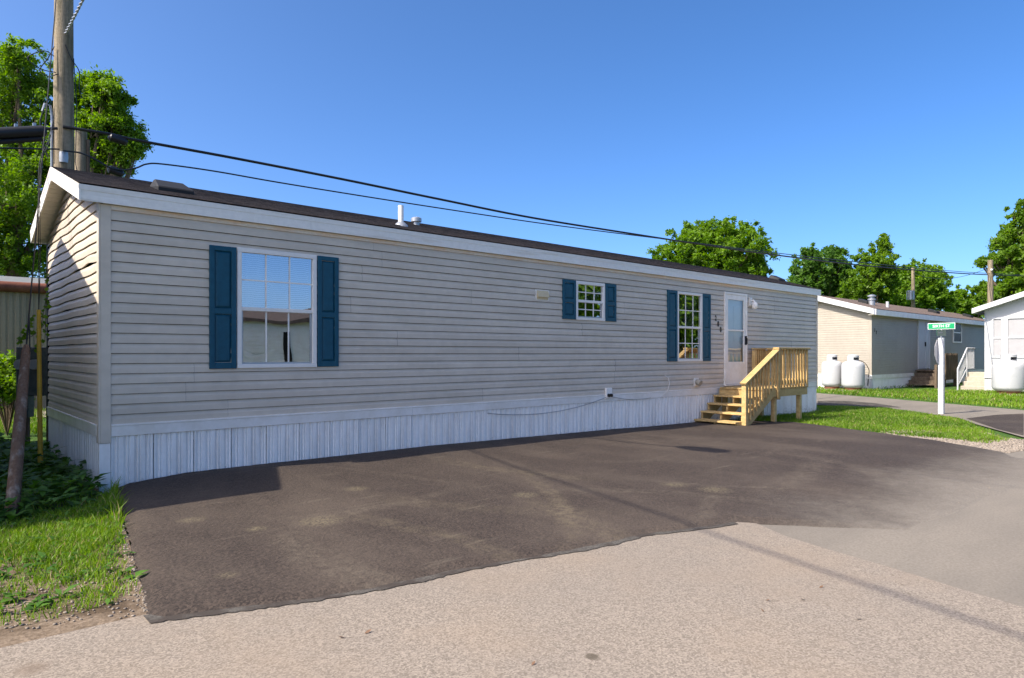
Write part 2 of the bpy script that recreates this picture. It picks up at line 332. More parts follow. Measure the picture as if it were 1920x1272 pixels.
def text_mesh(txt, size, depth, bold=0.0):
    cu = bpy.data.curves.new('t', 'FONT'); cu.body = txt; cu.size = size; cu.extrude = depth; cu.offset = bold; cu.align_x = 'CENTER'; cu.align_y = 'CENTER'
    to = bpy.data.objects.new('t', cu); COL.objects.link(to); bpy.context.view_layer.update()
    me = bpy.data.meshes.new_from_object(to.evaluated_get(bpy.context.evaluated_depsgraph_get())); bpy.data.objects.remove(to); return me
# ---------------------------------------------------------------- ground sheets
def poly_dist(P, poly):
    d = np.full(len(P), 1e9); n = len(poly)
    for i in range(n):
        a = np.array(poly[i]); b = np.array(poly[(i + 1) % n]); ab = b - a
        t = np.clip(((P - a) @ ab) / max(ab @ ab, 1e-9), 0, 1); d = np.minimum(d, np.hypot(*(P - (a + t[:, None] * ab)).T))
    return d
def inside(P, poly):
    x, y = P[:, 0], P[:, 1]; c = np.zeros(len(P), bool); n = len(poly)
    for i in range(n):
        x1, y1 = poly[i]; x2, y2 = poly[(i + 1) % n]
        if y1 == y2: continue
        c ^= ((y1 > y) != (y2 > y)) & (x < (x2 - x1) * (y - y1) / (y2 - y1) + x1)
    return c
def ragged(poly, step, amp):
    out = []
    for i in range(len(poly)):
        a = np.array(poly[i], float); b = np.array(poly[(i + 1) % len(poly)], float); L = np.hypot(*(b - a)); k = max(1, int(L / step)); nn = np.array([-(b - a)[1], (b - a)[0]]) / max(L, 1e-6)
        for j in range(k): out.append(tuple(a + (b - a) * j / k + nn * (random.uniform(-amp, amp) if (j or amp < .05) else 0)))
    return out
def sheet(name, poly, m, lift, edge=0.0, taper=.12, cell=.5, hfun=None, kindname='structure'):
    P = np.array(poly); x0, y0 = P.min(0); x1, y1 = P.max(0)
    gx, gy = np.meshgrid(np.arange(x0 + cell / 2, x1, cell), np.arange(y0 + cell / 2, y1, cell)); G = np.c_[gx.ravel(), gy.ravel()]
    G = G[inside(G, poly)]; G = G[poly_dist(G, poly) > max(cell * .35, taper * .9 if edge else 0)]
    pts = [Vector(p) for p in poly] + [Vector(p) for p in G]
    if edge:   # an inner ring so that the lip is a real slope
        c = np.array(poly); n = len(c); ring = []
        for i in range(n):
            tng = c[(i + 1) % n] - c[i - 1]; nn = np.array([-tng[1], tng[0]]) / max(np.hypot(*tng), 1e-6); q = c[i] + nn * taper
            if inside(q[None], poly)[0] and poly_dist(q[None], poly)[0] > taper * .7: ring.append(Vector(q))
        pts += ring
    v, e, f, *_ = delaunay_2d_cdt(pts, [], [list(range(len(poly)))], 1, 1e-5)
    A = np.array([(p.x, p.y) for p in v]); z = zg(A[:, 0], A[:, 1]) + lift
    if hfun is not None: z = z + hfun(A)
    if edge: z = z - edge * (1 - np.clip(poly_dist(A, poly) / (taper * .7), 0, 1))
    me = bpy.data.meshes.new(name); me.from_pydata([(a[0], a[1], h) for a, h in zip(A, z)], [], [tuple(q) for q in f]); me.update()
    bm = bmesh.new(); bm.from_mesh(me); bmesh.ops.recalc_face_normals(bm, faces=bm.faces)
    if sum(q.normal.z for q in bm.faces) < 0: bmesh.ops.reverse_faces(bm, faces=bm.faces)
    bm.to_mesh(me); bm.free(); me.materials.append(M[m]); me.polygons.foreach_set('use_smooth', [True] * len(me.polygons))
    o = bpy.data.objects.new(name, me); COL.objects.link(o); o['kind'] = kindname; return o
def G2(*pp): return [tuple(on_ground(*p)[:2]) for p in pp]
# the ground itself: one sheet to the horizon
xs = sorted(set([-900, -300, -100, -50] + list(np.arange(-30, 60, 2.0)) + [8, 19.5, 21, 27, 80, 120, 300, 900])); ys = [-900, -300, -100, -50] + list(np.arange(-30, 60, 3.0)) + [80, 120, 300, 900]
gb = B(); nx = len(xs); gb.v = [(x, y, gz(x, y)) for y in ys for x in xs]; gb.v = [(x, y, z - .02) for x, y, z in gb.v]
gb.f = [(j * nx + i, j * nx + i + 1, (j + 1) * nx + i + 1, (j + 1) * nx + i) for j in range(len(ys) - 1) for i in range(nx - 1)]
kind(gb.build('ground', 'lawn'), 'structure')
front = G2((277, 1169), (389, 1154), (502, 1141), (600, 1128), (700, 1110), (797, 1089), (842, 1077), (975, 1054), (1058, 1040), (1162, 1019), (1209, 1007), (1300, 996), (1383, 982))
road_poly = ragged([(-60, -3.9), (-3, -3.9)] + G2((0, 1218), (130, 1195), (270, 1166)), 3, 0)[:-1] + [(x, y + .12) for x, y in front] + [(3.75, -5.1)] + G2((1475, 1008), (1545, 1030), (1666, 1065), (1804, 1108), (1919, 1141)) + [(2.3, -10.6), (-60, -10.6)]
sheet('old_road', road_poly, 'road', .008, cell=1.2)
grey_poly = [(2.6, -5.0), (9, -5.0), (11.0, -5.3)] + G2((1919, 824)) + [(30, -5.6), (90, -5.6), (90, -10.6), (2.0, -10.6)]
sheet('grey_road', grey_poly, 'grey', .004, cell=1.5)
side_l = G2((1530, 760), (1664, 766), (1757, 779), (1799, 785), (1828, 796), (1919, 821))
side_r = [(20.4, -5.4)] + G2((1919, 770), (1780, 758), (1650, 747), (1533, 738))
sheet('side_road', [(18.9, 60), (18.8, 8)] + side_l + side_r + [(24.2, 10), (24.4, 60)], 'grey', .010, cell=1.5)
sheet('asphalt_and_shadow_patch', G2((1812, 786), (1870, 779), (1919, 777), (1919, 818), (1870, 806)) , 'pad', .016, cell=1.0)
sheet('asphalt_and_shadow_patch', G2((1533, 752), (1590, 753), (1640, 757), (1690, 765), (1610, 764), (1533, 760)), 'lip', .016, cell=1.0)  # dark sheet standing in for the grey home's shadow on the side road
right = G2((1908, 859), (1887, 850), (1752, 828), (1617, 810), (1493, 794))
pad_poly = front + [(3.9, -5.35), (4.4, -6.1), (7, -6.2), (9.8, -6.2), (11.0, -5.45)] + right + [(12.0, -.75), (11.9, .02), (.22, .02), (.06, -.12)] + G2((221, 930), (229, 960), (238, 1000), (251, 1050), (265, 1105))
def hump(A):
    x, y = A[:, 0], A[:, 1]
    far_ = np.clip((-y - 4.9) / .9, 0, 1) * np.clip((x - 3.8) / .8, 0, 1); dd_ = np.clip(poly_dist(A, pad_poly) / .07, 0, 1)
    return far_ * (-.0275 + .014 * (1 - dd_)) + .075 * np.exp(-((y + .1) / .9) ** 2) * np.clip((x + .1) / .9, 0, 1) * np.clip((9 - x) / 5, 0, 1) + .004 * np.sin(x * 3.1 + y * 2) * np.sin(y * 2.3)
pad_poly = ragged(pad_poly, .07, .011)
pad = sheet('asphalt_driveway', pad_poly, 'pad', .035, edge=.032, taper=.10, cell=.25, hfun=hump)
# thin feathered lip where the new asphalt meets the old road
lip = ragged([(x, y + .1) for x, y in front], .12, .02)[:-int(4)] ; fl = np.array(front)
lip_poly = [(x, y + .10) for x, y in front] + [(x, y - .028 + .012 * math.sin(x * 5) + random.uniform(-.012, .012)) for x, y in [tuple(p) for p in np.array([np.array(front[i]) * (1 - t) + np.array(front[i + 1]) * t for i in range(len(front) - 1) for t in (0, .1, .2, .3, .4, .5, .6, .7, .8, .9)])][::-1]]
sheet('asphalt_lip', lip_poly, 'lip', .013, cell=.3)
# bare soil / gravel strips
sheet('dirt_verge', G2((0, 1120), (90, 1118), (190, 1112), (262, 1100), (286, 1160), (270, 1168), (130, 1198), (0, 1222)) + [(-3, -3.92), (-3, -3.4)], 'dirt', .004, cell=.3)
sheet('lawn_soil', G2((-140, 1170), (0, 1152), (90, 1137), (190, 1120), (258, 1097), (232, 1005), (222, 955), (205, 925)) + [(-.35, -.8), (-1.0, -.5), (-2.4, -.5)], 'dirt', .001, cell=.4)
sheet('soil_bed', [(-2.2, -1.0), (-.9, -1.25), (-.2, -1.2), (.0, -.6), (-.02, 3.5), (-.4, 5.5), (-2.2, 5.5)], 'soil', .004, cell=.4)
sheet('gravel_bed', G2((-60, 752), (86, 752), (86, 783), (-60, 783)), 'gravel', .006, cell=.6)
grav_r = G2((1648, 812), (1700, 806), (1790, 812), (1850, 812), (1880, 822), (1919, 826), (1919, 846), (1890, 851), (1752, 829))
sheet('gravel_strip', grav_r, 'gravel', .006, cell=.4)
grav_l = G2((205, 965), (222, 960), (240, 1010), (262, 1090), (285, 1150), (262, 1150), (235, 1060), (222, 1000))
sheet('dirt_edge', grav_l, 'dirt', .007, cell=.2)
# ---------------------------------------------------------------- scattered fine stuff
def np_mesh(name, V, Fc, m, attr=None):
    me = bpy.data.meshes.new(name); k = Fc.shape[1]; me.vertices.add(len(V)); me.vertices.foreach_set('co', V.astype(np.float32).ravel())
    me.loops.add(Fc.size); me.loops.foreach_set('vertex_index', Fc.astype(np.int32).ravel()); me.polygons.add(len(Fc))
    me.polygons.foreach_set('loop_start', np.arange(0, Fc.size, k, dtype=np.int32)); me.polygons.foreach_set('loop_total', np.full(len(Fc), k, dtype=np.int32))
    if attr is not None: a = me.attributes.new('rnd', 'FLOAT', 'POINT'); a.data.foreach_set('value', attr.astype(np.float32))
    me.update(calc_edges=True); me.materials.append(M[m]); o = bpy.data.objects.new(name, me); COL.objects.link(o); return o
def sample(poly, n):
    P = np.array(poly); x0, y0 = P.min(0); x1, y1 = P.max(0); out = np.zeros((0, 2))
    while len(out) < n:
        q = RNG.uniform((x0, y0), (x1, y1), (n * 2, 2)); out = np.vstack([out, q[inside(q, poly)]])
    return out[:n]
def pnoise(P, s, seed=0):   # cheap smooth patchiness
    r = np.random.default_rng(seed); v = np.zeros(len(P))
    for k in range(6):
        a = r.uniform(0, 6.28); fr = s * (1 + k * .7); v += np.sin((P[:, 0] * math.cos(a) + P[:, 1] * math.sin(a)) * fr + r.uniform(0, 6.28)) / (1 + k * .4)
    return v / 3
def blades(name, poly, n, h, wd, label, patch=.0, m='grass', lean=.5, avoid=()):
    P = sample(poly, n)
    for av in avoid: P = P[~inside(P, av)]
    pn = pnoise(P, 1.7, 3)
    edge = poly_dist(P, poly)
    P = P[(pn > patch - .9 * RNG.random(len(P))) & (RNG.random(len(P)) < np.clip(edge / .25, .15, 1))]; n = len(P); pn = pnoise(P, 1.7, 3)
    hh = h * RNG.uniform(.45, 1.25, n) * np.clip(1 + .4 * pn, .5, 1.5); a = RNG.uniform(0, 6.283, n); la = RNG.uniform(0, 6.283, n); ll = hh * RNG.uniform(.1, lean * 2, n)
    base = np.c_[P, zg(P[:, 0], P[:, 1])]; s = np.c_[np.cos(a), np.sin(a), np.zeros(n)] * (wd * RNG.uniform(.6, 1.3, n))[:, None]
    tip = base + np.c_[np.cos(la) * ll, np.sin(la) * ll, hh]; mid = base + np.c_[np.cos(la) * ll * .35, np.sin(la) * ll * .35, hh * .6]
    V = np.stack([base - s, base + s, mid + s * .8, mid - s * .8, tip], 1).reshape(-1, 3); i = np.arange(n)[:, None] * 5
    T = np.vstack([i + [0, 1, 2], i + [0, 2, 3], i + [3, 2, 4]]); rn = np.repeat(np.where(RNG.random(n) < .09, 1.0, np.clip(RNG.random(n) * .6 + .4 * (pnoise(P, .9, 5) + .5), 0, .9)), 5)
    o = np_mesh(name, V, T, m, rn); o['kind'] = 'stuff'; o['label'] = label; o['category'] = 'grass'; return o
def rosettes(name, poly, n, size, label, m='weed', leaves=7, hmax=.25, avoid=()):
    P = sample(poly, n)
    for av in avoid: P = P[~inside(P, av)]
    V = []; T = []; R = []
    for x, y in P:
        sc = size * random.uniform(.6, 1.5); hb = random.uniform(.02, hmax); z0 = gz(x, y)
        for k in range(leaves):
            a = random.uniform(0, 6.28); L = sc * random.uniform(.7, 1.3); d = np.array([math.cos(a), math.sin(a), random.uniform(-.25, .7)]); sd_ = np.array([-math.sin(a), math.cos(a), random.uniform(-.3, .3)]) * L * .22
            o = np.array([x, y, z0 + hb * random.uniform(.2, 1)]); i = len(V)
            V += [o, o + d * L * .45 + sd_, o + d * L * .45 - sd_ + [0, 0, .0], o + d * L - [0, 0, L * .25]]; T += [(i, i + 1, i + 2), (i + 1, i + 3, i + 2)]; R += [random.random()] * 4
    o = np_mesh(name, np.array(V), np.array(T), m, np.array(R)); o['kind'] = 'stuff'; o['label'] = label; o['category'] = 'weeds'; return o
def pebbles(name, poly, n, r, label):
    P = sample(poly, n); ico = bmesh.new(); bmesh.ops.create_icosphere(ico, subdivisions=1, radius=1); bv = np.array([v.co[:] for v in ico.verts]); bf = np.array([[v.index for v in f.verts] for f in ico.faces]); ico.free()
    V = []; T = []
    for i, (x, y) in enumerate(P):
        s = r * random.uniform(.35, 1.3); q = bv * (s * np.array([random.uniform(.7, 1.4), random.uniform(.7, 1.4), random.uniform(.4, .7)])) * RNG.uniform(.8, 1.2, (len(bv), 1))
        V.append(q + [x, y, gz(x, y) + .008]); T.append(bf + i * len(bv))
    o = np_mesh(name, np.vstack(V), np.vstack(T), 'stone'); o['kind'] = 'stuff'; o['label'] = label; o['category'] = 'gravel'; return o
lawn_l = G2((-420, 1215), (0, 1186), (90, 1166), (190, 1143), (262, 1118), (232, 1005), (222, 955), (205, 925)) + [(-.35, -.8), (-1.0, -.5), (-3.4, -.9)]
isl = G2((1493, 796), (1617, 810), (1700, 820), (1780, 826), (1850, 834), (1900, 828), (1850, 806), (1828, 797), (1799, 786), (1757, 780), (1664, 767), (1530, 761)) + [(16.45, -.02), (12.2, -.02), (12.2, -.9)]
blades('lawn_grass', lawn_l, 78000, .062, .0035, 'bright green lawn grass beside the driveway corner', patch=.2)
blades('lawn_grass', isl, 52000, .06, .006, 'green grass island between the driveway and the side road', patch=-.2, avoid=())
far_lawn = [(x + .1, y) for x, y in G2((1919, 768), (1780, 757), (1650, 746), (1533, 737))] + [(24, 12), (34, 12), (34, 2.3), (26.6, 2.3), (28.2, -1), (28.2, -7), (21, -7)]
blades('lawn_grass', far_lawn, 55000, .10, .012, 'lawn grass in front of the homes across the side road', patch=-.4)
blades('lawn_grass', G2((-80, 770), (88, 770), (88, 815), (-80, 815)) , 9000, .09, .006, 'sunlit grass behind the end of the grey home', patch=-.1)
weed_poly = [(-1.9, -.9), (-1.0, -1.1), (-.25, -.85), (-.06, -.1), (-.06, 3.3), (-.3, 5), (-2.0, 5)]
rosettes('ground_weeds', weed_poly, 950, .12, 'leafy weeds in the shade along the end wall', hmax=.26)
rosettes('ground_weeds', lawn_l, 320, .06, 'small broad leaved weeds scattered in the lawn by the driveway', hmax=.05)
blades('lawn_grass', weed_poly, 16000, .11, .004, 'thin shaded grass among the weeds along the end wall', patch=.1)
blades('verge_grass', G2((196, 955), (208, 925), (222, 925), (232, 990), (226, 1000)), 1500, .13, .005, 'tall grass tuft at the driveway corner', patch=-1)
pebbles('gravel_stones', grav_r, 3800, .020, 'pale gravel spilled along the island edge')
pebbles('gravel_stones', grav_l, 260, .009, 'loose stones along the left driveway edge')
pebbles('gravel_stones', G2((0, 1095), (120, 1088), (230, 1060), (275, 1110), (270, 1160), (130, 1170), (0, 1195)), 330, .008, 'small stones in the dirt verge beside the road')
pebbles('gravel_stones', pad_poly, 130, .008, 'pale stone chips scattered over the dark driveway')
# ---------------------------------------------------------------- the grey mobile home
LX, WY, ZS, ZE = 16.37, 3.38, .67, 2.884     # length, width, siding bottom, siding top
OV, ZF0, ZF1, RZ = .07, 2.93, 3.09, 3.62      # front overhang, fascia bottom/top, ridge
EVX0, EVX1 = -.20, 16.47
def roof_z(y): return ZF1 + (RZ - ZF1) * (min(y, WY - y) + OV) / (WY / 2 + OV)
home = thing('mobile_home', 'long grey single-wide mobile home with blue shutters and white skirting', 'mobile home', (LX / 2, WY / 2, 0))
wall = B().box(.06, LX - .06, .28, WY - .06, .3, 2.9).build('inner_wall', 'dark', home)
fw = B().box(.04, LX - .04, .012, .03, .45, ZS + .02).build('front_wall', 'siding', home)
# openings in the front wall: x0, x1, z0, z1
WIN = [(1.36, 2.335, 1.235, 2.63), (7.07, 7.83, 1.985, 2.655), (10.05, 10.95, 1.245, 2.66)]
DOOR = (11.81, 12.76, .725, 2.76)
OPEN = [(a + .015, b - .015, c + .015, d - .015) for a, b, c, d in WIN + [DOOR]]
LAP = (ZE - ZS) / 21
SLOT = .005
PROF = [(0, -.020), (.55 * LAP, -.018), (LAP - SLOT, -.003)]
def prof_y(t):
    for (a, ya), (b, yb) in zip(PROF, PROF[1:]):
        if t <= b + 1e-9: return ya + (yb - ya) * (t - a) / (b - a)
    return PROF[-1][1]
def siding_panel(xa, xb, z0, laps, openings, name='siding_panel', m='siding', parent=None, yoff=0.0, ztop=None):
    out = []; b = B(); cuts = sorted({xa, xb} | {q for o in openings for q in o[:2] if xa < q < xb})
    for c0, c1 in zip(cuts, cuts[1:]):
        xm = (c0 + c1) / 2; nf = len(b.f)
        for k in range(laps):
            s0, s1 = z0 + k * LAP, z0 + (k + 1) * LAP
            s1 -= SLOT
            spans = [(s0, s1)]
            for o in openings:
                if o[0] < xm < o[1]:
                    ns = []
                    for p, q in spans:
                        if o[3] <= p or o[2] >= q: ns.append((p, q)); continue
                        if o[2] > p: ns.append((p, o[2]))
                        if o[3] < q: ns.append((o[3], q))
                    spans = ns
            for p, q in spans:
                zz = sorted({p, q} | {s0 + t for t, _ in PROF if p < s0 + t < q})
                pts = [(prof_y(z - s0) + yoff, z) for z in zz]
                if abs(p - s0) < 1e-6: pts = [(-.001 + yoff, p + .001)] + pts
                n = len(pts); v = [(x, y, z) for x in (c0, c1) for y, z in pts]
                b.add(v, [(i, i + n, i + n + 1, i + 1) for i in range(n - 1)])
        if len(b.f) == nf and b.f: out.append(b); b = B()
    if b.f: out.append(b)
    return [q.build(name, m, parent) for q in out]
random.seed(21)
row = 0; z = ZS
while z < ZE - .01:
    laps = 2 if z + LAP * 1.5 < ZE else 1
    x = .085; seams = [x]; q = random.uniform(.8, 3.6)
    while q < LX - .9: seams.append(q); q += 3.66 + random.uniform(-.25, .25)
    seams.append(LX - .03)
    for a, c in zip(seams, seams[1:]): siding_panel(a, c - .0014, z, laps, OPEN, parent=fw, yoff=random.uniform(-.003, .0015))
    z += laps * LAP; row += 1
# end wall (faces -x), vinyl a little wavy in the upper courses
ew = B().prism([(.03, .45), (WY - .03, .45), (WY - .03, 2.9), (WY / 2, RZ - .2), (.03, 2.9)], 0, .012, .03).build('end_wall', 'dark', home)
def rake_under(y): return roof_z(y) - .17
z = ZS; row = 0
while z < RZ - .2:
    ys_ = np.linspace(.02, WY - .02, 29); b = B(); amp = .002 + .011 * max(0, min(1, (z - 1.5) / 1.2)); ph = random.uniform(0, 6)
    for k in range(2):
        s0 = z + k * LAP; cols = []
        for yv in ys_:
            wv = amp * math.sin(yv * 3.4 + ph * .4 + z) * math.sin(math.pi * yv / WY) ** .5 + amp * .5 * math.sin(yv * 7 + ph)
            if row == 8 and k == 0: wv += .022 * math.exp(-((yv - .55) / .22) ** 2)
            col = [(-.001, s0 + .001 + wv * .8)] + [(d, s0 + t + wv * .8) for t, d in PROF]
            top = rake_under(yv); cols.append([(d + .35 * abs(wv) * -1 * (.5 if z > 2 else .2), min(zz, top), yv) for d, zz in col])
        n = len(cols[0]); v = [(d, yv, zz) for c_ in cols for d, zz, yv in c_]
        fs = [(i * n + j, i * n + j + 1, (i + 1) * n + j + 1, (i + 1) * n + j) for i in range(len(cols) - 1) for j in range(n - 1)]
        fs = [f for f in fs if max(v[i][2] for i in f) - min(v[i][2] for i in f) > 1e-4 or abs(v[f[0]][0] - v[f[1]][0]) > .002]
        b.add(v, fs)
    if b.f: b.build('siding_panel', 'siding', ew)
    z += 2 * LAP; row += 1
B().box(LX - .03, LX - .01, .02, WY - .02, .45, 2.95).build('end_wall', 'siding', home)
B().box(.02, LX - .02, WY - .02, WY, .45, 2.95).build('rear_wall', 'siding', home)
# corner posts
B().prism([(-.008, -.028), (.088, -.028), (.088, .02), (-.008, .02)], 2, .485, 2.93).build('corner_post', 'siding', home, bevel=.004)
B().prism([(-.024, -.0275), (-.0085, -.0275), (-.0085, .07), (-.024, .07)], 2, .487, 2.93).build('corner_post', 'siding', home)
B().prism([(-.024, WY - .07), (.01, WY - .07), (.01, WY + .02), (-.024, WY + .02)], 2, .487, 2.93).build('corner_post', 'black_metal', home)
B().prism([(LX - .045, -.028), (LX + .02, -.028), (LX + .02, .05), (LX - .045, .05)], 2, .485, 2.93).build('corner_post', 'siding', home, bevel=.004)
# white base trim in lengths, with a drip ledge
x = .09; segs = []
while x < LX - .05: nx_ = min(x + 3.66, LX - .046); segs.append((x, nx_)); x = nx_
for a, c in segs:
    B().prism([(.0, .545), (-.026, .552), (-.03, .655), (-.036, .658), (-.036, .672), (.0, .68)], 0, a, c - .003).build('base_trim', 'vinyl', home)
for a, c in ((.072, 1.15), (1.153, WY - .07)):
    B().prism([(.0, .545), (-.026, .552), (-.03, .655), (-.036, .658), (-.036, .672), (.0, .68)], 1, a, c).build('base_trim', 'vinyl', home)
# skirting: ribbed panels down into the ground
def skirt_profile(wd):
    pts = [(0, .004), (.006, -.010), (.016, -.008)]
    for k in range(4):
        c_ = wd * (k + .5) / 4; pts += [(c_ - .030, -.008), (c_ - .023, .008), (c_ - .004, .008), (c_ + .003, -.008), (c_ + .012, -.008), (c_ + .017, .002), (c_ + .024, .002), (c_ + .030, -.008)]
    return pts + [(wd - .010, -.012), (wd - .003, -.010), (wd, .004)]
sk_ = B().box(.03, LX - .03, .04, .05, -.25, .5).build('skirting', 'dark', home)
PW = .405; n_p = int((LX - .12) / PW); pw = (LX - .11) / n_p; proto = None
for i in range(n_p):
    xa = .085 + i * pw
    if proto is None:
        pr = skirt_profile(pw - .006); b = B(); n = len(pr)
        b.add([(xa + u, -.004 + d, zz) for zz in (-.3, .56) for u, d in pr], [(k, k + 1, k + 1 + n, k + n) for k in range(n - 1)]); proto = b.build('skirt_panel', 'skirt', sk_, smooth=False)
    else:
        c = clone(proto, i * pw, random.uniform(-.002, .002), 0); c.rotation_euler = (random.uniform(-.008, .008), 0, 0)
n_e = 8; pe = (WY - .12) / n_e; proto = None
for i in range(n_e):
    if proto is None:
        pr = skirt_profile(pe - .004); b = B(); n = len(pr)
        b.add([(-.004 + d, .06 + u, zz) for zz in (-.3, .56) for u, d in pr], [(k + n, k + 1 + n, k + 1, k) for k in range(n - 1)]); proto = b.build('skirt_panel', 'skirt', sk_)
    else: clone(proto, 0, i * pe, 0)
B().prism([(-.016, -.02), (.083, -.02), (.083, -.006), (-.002, -.006), (-.002, .058), (-.016, .058)], 2, -.2, .484).build('skirt_corner', 'skirt', sk_)
B().box(LX - .03, LX, .0, WY, -.35, .5).build('skirt_end', 'skirt', sk_)
B().box(.02, LX, WY - .01, WY, -.3, .5).build('skirt_back', 'skirt', sk_)
# roof: shingle courses as small steps, boards, fascia, soffit
rf = B()
for side in (0, 1):
    n = 13; prev = None; pts = []
    for k in range(n):
        t0 = k / n; t1 = (k + 1) / n
        for t, up in ((t0, .012), (t1, .003)):
            y = -OV - .015 + (WY / 2 + OV + .015) * t; zz = ZF1 + .004 + (RZ - ZF1) * t + up; pts.append((y if side == 0 else WY - y, zz))
    v = [(xx, y, zz) for xx in (EVX0 - .012, EVX1 + .012) for y, zz in pts]; m_ = len(pts); rf.add(v, [(i, i + 1, i + 1 + m_, i + m_) for i in range(m_ - 1)])
roof = rf.build('roof', 'shingle', home)
B().prism([(-OV + .012, ZF1 - .02), (WY / 2, RZ - .02), (WY + OV - .012, ZF1 - .02), (WY + OV - .012, ZF1 - .045), (WY / 2, RZ - .045), (-OV + .012, ZF1 - .045)], 0, EVX0 + .02, EVX1 - .02).build('roof_deck', 'oldwood', roof)
x = EVX0
while x < EVX1 - .05:
    xe = min(x + 2.44, EVX1)
    B().prism([(-OV + .011, ZF0), (-OV - .001, ZF0), (-OV - .001, ZF0 + .05), (-OV, ZF0 + .053), (-OV, ZF0 + .105), (-OV - .004, ZF0 + .106), (-OV - .006, ZF1 + .0), (-OV + .011, ZF1 + .0)], 0, x, xe - .002).build('fascia_board', 'fascia', roof)
    x = xe
B().box(EVX0, EVX1, WY + OV - .01, WY + OV, ZF0, ZF1).build('fascia_board', 'fascia', roof)
B().box(.02, LX - .02, -OV + .011, .02, ZF0 + .002, ZF0 + .012).build('soffit', 'soffit', roof)
for gx, sgn in ((EVX0, 1), (EVX1, -1)):
    for side in (0, 1):
        y0, y1 = (-OV - .004, WY / 2) if side == 0 else (WY + OV + .004, WY / 2)
        z0, z1 = ZF1, RZ + .004
        for h0, h1, pr in ((-.16, -.105, .0), (-.105, -.05, -.002), (-.05, 0.0, -.006)):
            B().add([(gx + pr * sgn, y0, z0 + h0), (gx + pr * sgn, y1, z1 + h0), (gx + pr * sgn, y1, z1 + h1), (gx + pr * sgn, y0, z0 + h1),
                     (gx + .014 * sgn, y0, z0 + h0), (gx + .014 * sgn, y1, z1 + h0), (gx + .014 * sgn, y1, z1 + h1), (gx + .014 * sgn, y0, z0 + h1)],
                    [(0, 1, 2, 3), (7, 6, 5, 4), (0, 4, 5, 1), (1, 5, 6, 2), (2, 6, 7, 3), (3, 7, 4, 0)]).build('rake_board', 'vinyl', roof)
        # ribbed soffit under the gable overhang
        b = B(); n = 16; xi, xo = (gx + .014 * sgn, 0.0 if sgn > 0 else LX); pts = []
        for k in range(n):
            for t, d in ((k / n, 0), ((k + .82) / n, 0), ((k + .86) / n, .007), ((k + .96) / n, .007)): pts.append((y0 + (y1 - y0) * t, z0 + (z1 - z0) * t - .145 + d))
        m_ = len(pts); b.add([(q, y, zz) for q in (xi, xo) for y, zz in pts], [(i, i + 1, i + 1 + m_, i + m_) for i in range(m_ - 1)]); b.build('soffit', 'soffit', roof)
x = .09
while x < LX - .05:
    xe = min(x + 3.05, LX - .046); B().prism([(.0, ZE - .004), (-.02, ZE - .002), (-.022, ZF0 - .002), (.0, ZF0 + .001)], 0, x, xe - .002).build('frieze_strip', 'frieze', home); x = xe
# --- windows
def window(x0, x1, z0, z1, cols, rows_up, rows_lo, m='frame', yw=0.0, screen=True):
    fwd_ = .052; b = B(); yo, yi = yw - .034, yw + .035
    b.box(x0, x1, yo, yi, z1 - fwd_, z1); b.box(x0, x1, yo - .004, yi, z0, z0 + fwd_ * .9); b.box(x0, x0 + fwd_, yo, yi, z0 + fwd_ * .9, z1 - fwd_); b.box(x1 - fwd_, x1, yo, yi, z0 + fwd_ * .9, z1 - fwd_)
    wn = b.build('window', m, home, bevel=.004)
    ax, bx, az, bz = x0 + fwd_, x1 - fwd_, z0 + fwd_ * .9, z1 - fwd_; zm = az + (bz - az) * .495
    B().box(ax - .002, bx + .002, yw - .024, yw + .01, zm - .022, zm + .022).build('meeting_rail', m, wn, bevel=.003)
    s = B(); t = .022
    s.box(ax, ax + t, yw - .004, yw + .02, az, zm - .022).box(bx - t, bx, yw - .004, yw + .02, az, zm - .022).box(ax + t, bx - t, yw - .004, yw + .02, az, az + t); s.build('lower_sash', 'galv', wn)
    for (p0, p1, rows, yy) in ((zm + .022, bz, rows_up, yw - .004), (az + t, zm - .022, rows_lo, yw + .008)):
        l, r_ = (ax, bx) if p0 > zm else (ax + t, bx - t)
        B().add([(l, yy, p0), (r_, yy, p0), (r_, yy, p1), (l, yy, p1)], [(0, 1, 2, 3)]).build('glass_pane', 'glass', wn)
        for k in range(1, cols): xx = l + (r_ - l) * k / cols; B().box(xx - .008, xx + .008, yy - .008, yy - .001, p0, p1).build('muntin', 'vinyl', wn)
        for k in range(1, rows): zz = p0 + (p1 - p0) * k / rows; B().box(l, r_, yy - .0085, yy - .0015, zz - .008, zz + .008).build('muntin', 'vinyl', wn)
    bl = B(); zz = zm + .01
    while zz < bz: bl.add([(ax + .02, yw + .05, zz), (bx - .02, yw + .05, zz), (bx - .02, yw + .068, zz + .014), (ax + .02, yw + .068, zz + .014)], [(0, 1, 2, 3)]); zz += .024
    bl.build('window_blind', 'blind', wn)
    return wn
window(*WIN[0], 3, 2, 1); window(*WIN[1], 3, 2, 2); window(*WIN[2], 3, 2, 2)
